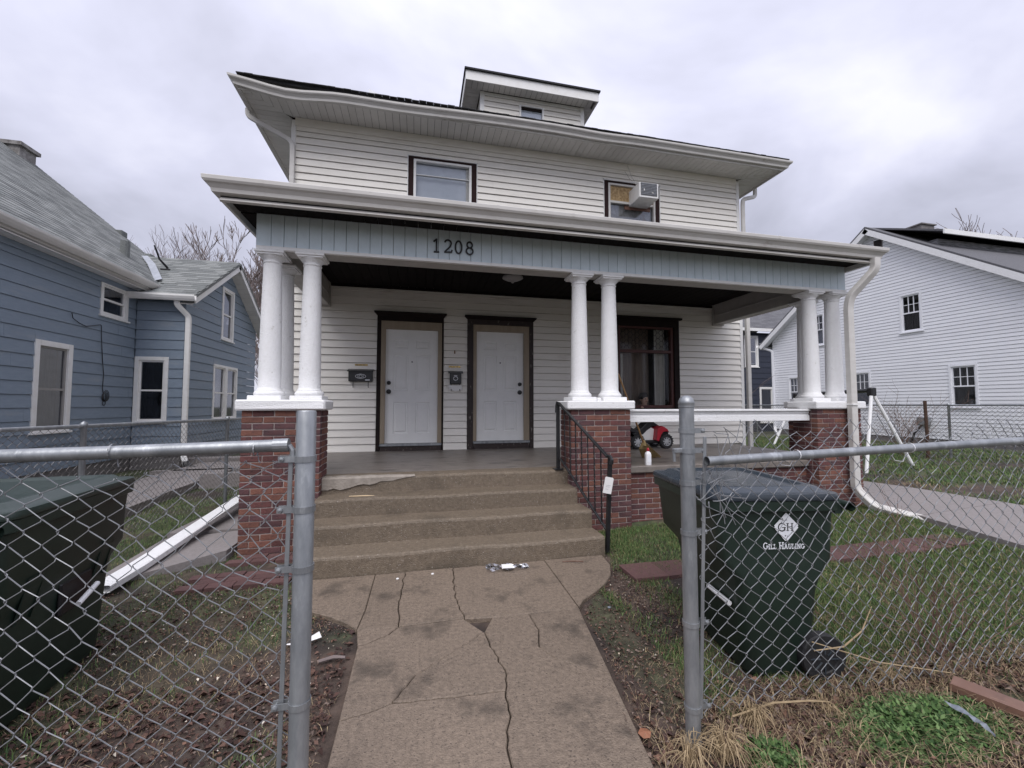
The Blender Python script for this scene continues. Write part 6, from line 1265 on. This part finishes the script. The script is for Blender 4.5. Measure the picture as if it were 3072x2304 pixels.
def twigs(name, label, base, n, h, spread, seed, m, rad=.004, cat='shrub'):
    r = random.Random(seed); t = T(name, label, cat, base); b = MB()
    def g(p, d, ln, rd, lev):
        pts = [p]; q = np.array(p, float); dd = np.array(d, float)
        for i in range(5): dd = dd + np.array([r.uniform(-.12, .12), r.uniform(-.12, .12), r.uniform(-.08, .08)]); dd /= np.linalg.norm(dd); q = q + dd * ln / 5; q[2] = max(q[2], .02); pts.append(tuple(q))
        b.tube(pts, list(np.linspace(rd, rd * .5, 6)), 4, False)
        if lev:
            for i in range(r.randint(2, 4)): a = r.uniform(0, 2 * pi); nd = dd + np.array([cos(a), sin(a), r.uniform(-.2, .5)]) * .7; g(pts[r.randint(2, 5)], nd / np.linalg.norm(nd), ln * .55, rd * .6, lev - 1)
    for i in range(n): a = r.uniform(0, 2 * pi); s_ = r.random() * spread; g((base[0] + r.uniform(-.04, .04), base[1] + r.uniform(-.04, .04), base[2]), np.array([cos(a) * s_, sin(a) * s_, 1]), h * r.uniform(.6, 1), rad * r.uniform(.6, 1.2), 2)
    P('stems', b, m, t); return t
twigs('bare_shrub', 'bare thorny brown shrub in the dead grass at the right foreground', (3.12, 1.98, .0), 12, .52, 1.1, 4, M['twig'], .005)
twigs('vine', 'dead brown stems tangled in the right fence mesh beside the bare shrub', (2.85, 1.84, .0), 7, .75, 1.3, 35, M['twig'], .0028, 'vine')
twigs('bare_shrub', 'small dead brown weed stalks on the lawn behind the right fence', (4.1, 3.0, .0), 7, .6, .7, 8, M['twig'], .004)
twigs('vine', 'dead grey vine tangled in the fence in front of the white house', (11.2, 7.6, .3), 14, 1.3, .8, 12, M['twig'], .008, 'vine')
twigs('vine', 'dead vine tangled in the fence in front of the navy house', (9.9, 12.8, 0.1), 14, .8, 1.1, 14, mat('straw_twig', (.26, .19, .12)), .008, 'vine')
twigs('bare_shrub', 'thin bare sapling in front of the navy house window', (13.2, 15.5, 0.1), 7, 3.6, .35, 16, M['bark'], .014)
def tuft(label, base, n, h, seed, m, lean=.9):
    r = random.Random(seed); b = MB()
    for i in range(n):
        a = r.uniform(0, 2 * pi); l = h * r.uniform(.5, 1); s_ = r.uniform(.3, 1) * lean; p = np.array(base) + (r.uniform(-.03, .03), r.uniform(-.03, .03), 0); d = np.array([cos(a), sin(a), 0])
        b.tube([p, p + d * l * .35 * s_ + (0, 0, l * .55), p + d * l * .75 * s_ + (0, 0, l * .6 * (1 - s_ * .4)), p + d * l * s_ + (0, 0, max(.01, l * .45 * (1 - s_)))], [.0022, .002, .0016, .0008], 3, False)
    single('dry_grass_tuft', b, m, label, 'grass tuft')
STW = mat('dry_straw_stalk', (.42, .32, .19), (.30, .22, .13), 20, .8)
tuft('pale dry grass tuft at the foot of the domed fence post', (1.34, 1.66, .0), 90, .22, 2, STW); tuft('dry grass tuft on the walkway side of the domed fence post', (1.17, 1.66, .0), 50, .22, 3, STW)
tuft('dry grass tuft under the right fence mesh, right of the domed post', (1.62, 1.80, .0), 60, .2, 5, STW); tuft('dry grass tuft near the right end of the long dead stalk', (2.05, 1.80, .0), 30, .12, 6, STW)
tuft('dry grass tuft in front of the bare shrub', (2.62, 1.90, .0), 40, .16, 7, STW)
def stick(name, label, pts, rd, m): b = MB(); b.tube(pts, rd, 6); return single(name, b, m, label, 'stick')
stick('dead_stalk', 'long pale dead stalk lying along the foot of the right fence', [(1.50, 1.80, .06), (1.75, 1.815, .075), (1.95, 1.80, .065), (2.08, 1.80, .04)], [.004, .005, .005, .003], STW)
stick('dead_stalk', 'forked pale dead stalk right of the bin wheel', [(2.05, 1.85, .27), (2.22, 1.83, .28), (2.36, 1.84, .34), (2.46, 1.86, .45)], [.003, .0045, .004, .002], STW)
stick('dead_stalk', 'straight pale dead stalk running to the brown metal strip', [(2.05, 1.86, .31), (2.45, 1.83, .17), (2.95, 1.80, .06)], [.003, .004, .003], STW)
stick('stick', 'peeled yellow stick lying on the dirt left of the walkway', [(-1.16, 1.62, .02), (-1.03, 1.66, .025), (-.90, 1.69, .018)], [.006, .007, .005], mat('peeled_wood', (.50, .34, .16)))
stick('stick', 'short dark stick on the paving at the right end of the steps', [(1.40, 3.93, .037), (1.49, 3.92, .038), (1.60, 3.89, .037)], [.006, .007, .006], M['twig'])
stick('stick', 'dark stick at the left edge of the walkway', [(-.56, 2.78, .02), (-.48, 2.80, .024), (-.41, 2.79, .02)], [.009, .011, .008], M['bark'])
stick('splinter', 'pale wood splinter on the upper step', [(-.70, 4.80, .583), (-.52, 4.78, .585), (-.44, 4.78, .582)], [.004, .007, .003], mat('pale_wood', (.62, .48, .30)))
b = MB(); ps = [(-.83, 3.02, .02), (-.70, 3.03, .028), (-.62, 3.08, .05), (-.60, 3.06, .02), (-.72, 2.99, .022)]; b.add(ps, [(0, 1, 2, 3, 4)]); single('paper_scrap', b, M['paper'], 'white torn scrap on the dirt left of the walkway', 'scrap')
# fallen white downspout, brown metal strip, grey film
b = spout(None, [(-2.49, 4.10, .07), (-2.47, 4.5, .085), (-2.43, 5.4, .16), (-2.39, 6.3, .24), (-2.36, 7.1, .28)], .16, .06); single('fallen_downspout', b, M['paint'], 'white dented downspout lying on the broken slabs left of the pier', 'downspout')
b = MB(); f_ = []; 
b.obox((2.945, 1.50, .07), ((.37, -.929, -.01), (.929, .37, .12), (0, -.12, 1)), (.27, .042, .004), .002); b.obox((2.905, 1.486, .052), ((.37, -.929, 0), (.929, .37, 0), (0, 0, 1)), (.27, .003, .018)); single('metal_strip', b, M['brownm'], 'brown metal edging strip lying in the dead leaves at lower right', 'metal strip')
b = MB(); r = random.Random(8); vs = []
for i in range(10):
    q = i / 9; x = 2.585 + .10 * q * (1 - q) - .05 * q; y = 1.625 - .215 * q; w_ = .003 + .016 * sin(q * pi) ** .8 * r.uniform(.7, 1.2); vs += [(x - w_, y - w_ * .3, .075 + r.uniform(0, .014)), (x + w_, y + w_ * .3, .078 + r.uniform(0, .016))]
b.add(vs, [(2 * i, 2 * i + 1, 2 * i + 3, 2 * i + 2) for i in range(9)]); single('film_strip', b, M['film'], 'grey plastic film strip lying on the green weeds', 'plastic')
# bag at the foot of the steps
b = MB(); nx_, ny_ = 16, 7; r = random.Random(10)
for j in range(ny_ + 1):
    for i in range(nx_ + 1):
        u_, v_ = i / nx_, j / ny_; b.v.append((.64 + .40 * u_, 3.985 - .055 * u_ - .16 * v_ * (1 - .35 * u_) + r.uniform(-.006, .006), .034 + .026 * abs(sin(u_ * 9 + v_ * 5)) * (1 - u_ * .5) + r.uniform(0, .012)))
b.f = [(j * (nx_ + 1) + i, j * (nx_ + 1) + i + 1, (j + 1) * (nx_ + 1) + i + 1, (j + 1) * (nx_ + 1) + i) for j in range(ny_) for i in range(nx_)]; b.mi = [0] * len(b.f)
t = T('plastic_bag', 'crumpled clear plastic bag with a white card at the foot of the steps', 'bag', (.8, 3.9, .03)); P('film', b, FILM, t)
b = MB(); b.obox((.835, 3.86, .067), ((.99, -.1, 0), (.1, .99, .1), (0, -.1, 1)), (.052, .038, .001)); P('card', b, M['paper'], t)
for (x, y, l) in ((-.15, 3.88, 'left one'), (.155, 3.92, 'right one')): b = MB(); b.lathe([(.013, 0), (.013, .004), (.011, .006), (.001, .006)], (x, y, .032), 12); single('litter_disc', b, M['paper'], 'small white plastic disc on the paving below the bottom step, ' + l, 'litter')
b = MB(); b.lathe([(.013, 0), (.013, .004), (.011, .006), (.001, .006)], (1.45, 3.02, .015), 12); single('litter_disc', b, M['film'], 'small blue-grey plastic disc on the dirt right of the walkway', 'litter')
b = MB(); ps = [(1.02, 1.84, .035), (1.045, 1.86, .04), (1.075, 1.855, .035), (1.08, 1.825, .042), (1.06, 1.80, .036), (1.03, 1.805, .034)]; b.add(ps + [(1.05, 1.83, .046)], [(i, (i + 1) % 6, 6) for i in range(6)]); single('fallen_leaf', b, mat('orange_leaf', (.26, .11, .06)), 'curled orange-brown leaf beside the walkway near the domed fence post', 'leaf')
# swing set
t = T('swing_set', 'white legged swing frame with dark top bar on the right lawn', 'swing set', (10.3, 8.7, .2))
A_, B_ = (9.30, 6.85, 1.87), (11.4, 10.6, 1.87)
b = MB(); b.tube([A_, B_], .045, 8); P('top_bar', b, M['black'], t)
for (p, q) in ((A_, (8.66, 6.55, .12)), (A_, (10.10, 6.62, .15)), (B_, (10.5, 10.68, .15)), (B_, (12.2, 10.3, .3))): b = MB(); b.tube([np.array(p) - (0, 0, .02), q], .032, 8); P('leg', b, M['paint'], t)
for p in (A_, B_): b = MB(); b.box(p[0] - .07, p[0] + .07, p[1] - .06, p[1] + .06, p[2] - .12, p[2] + .06, .02); P('bracket', b, M['black'], t)
b = MB(); b.box(10.2, 11.3, 12.2, 12.5, .05, .18); b.tube([(10.3, 11.9, .1), (10.8, 12.0, .2), (11.2, 11.9, .1)], .04, 5); single('scrap_pile', b, M['black'], 'dark scrap lying in the grass in front of the navy house', 'scrap')
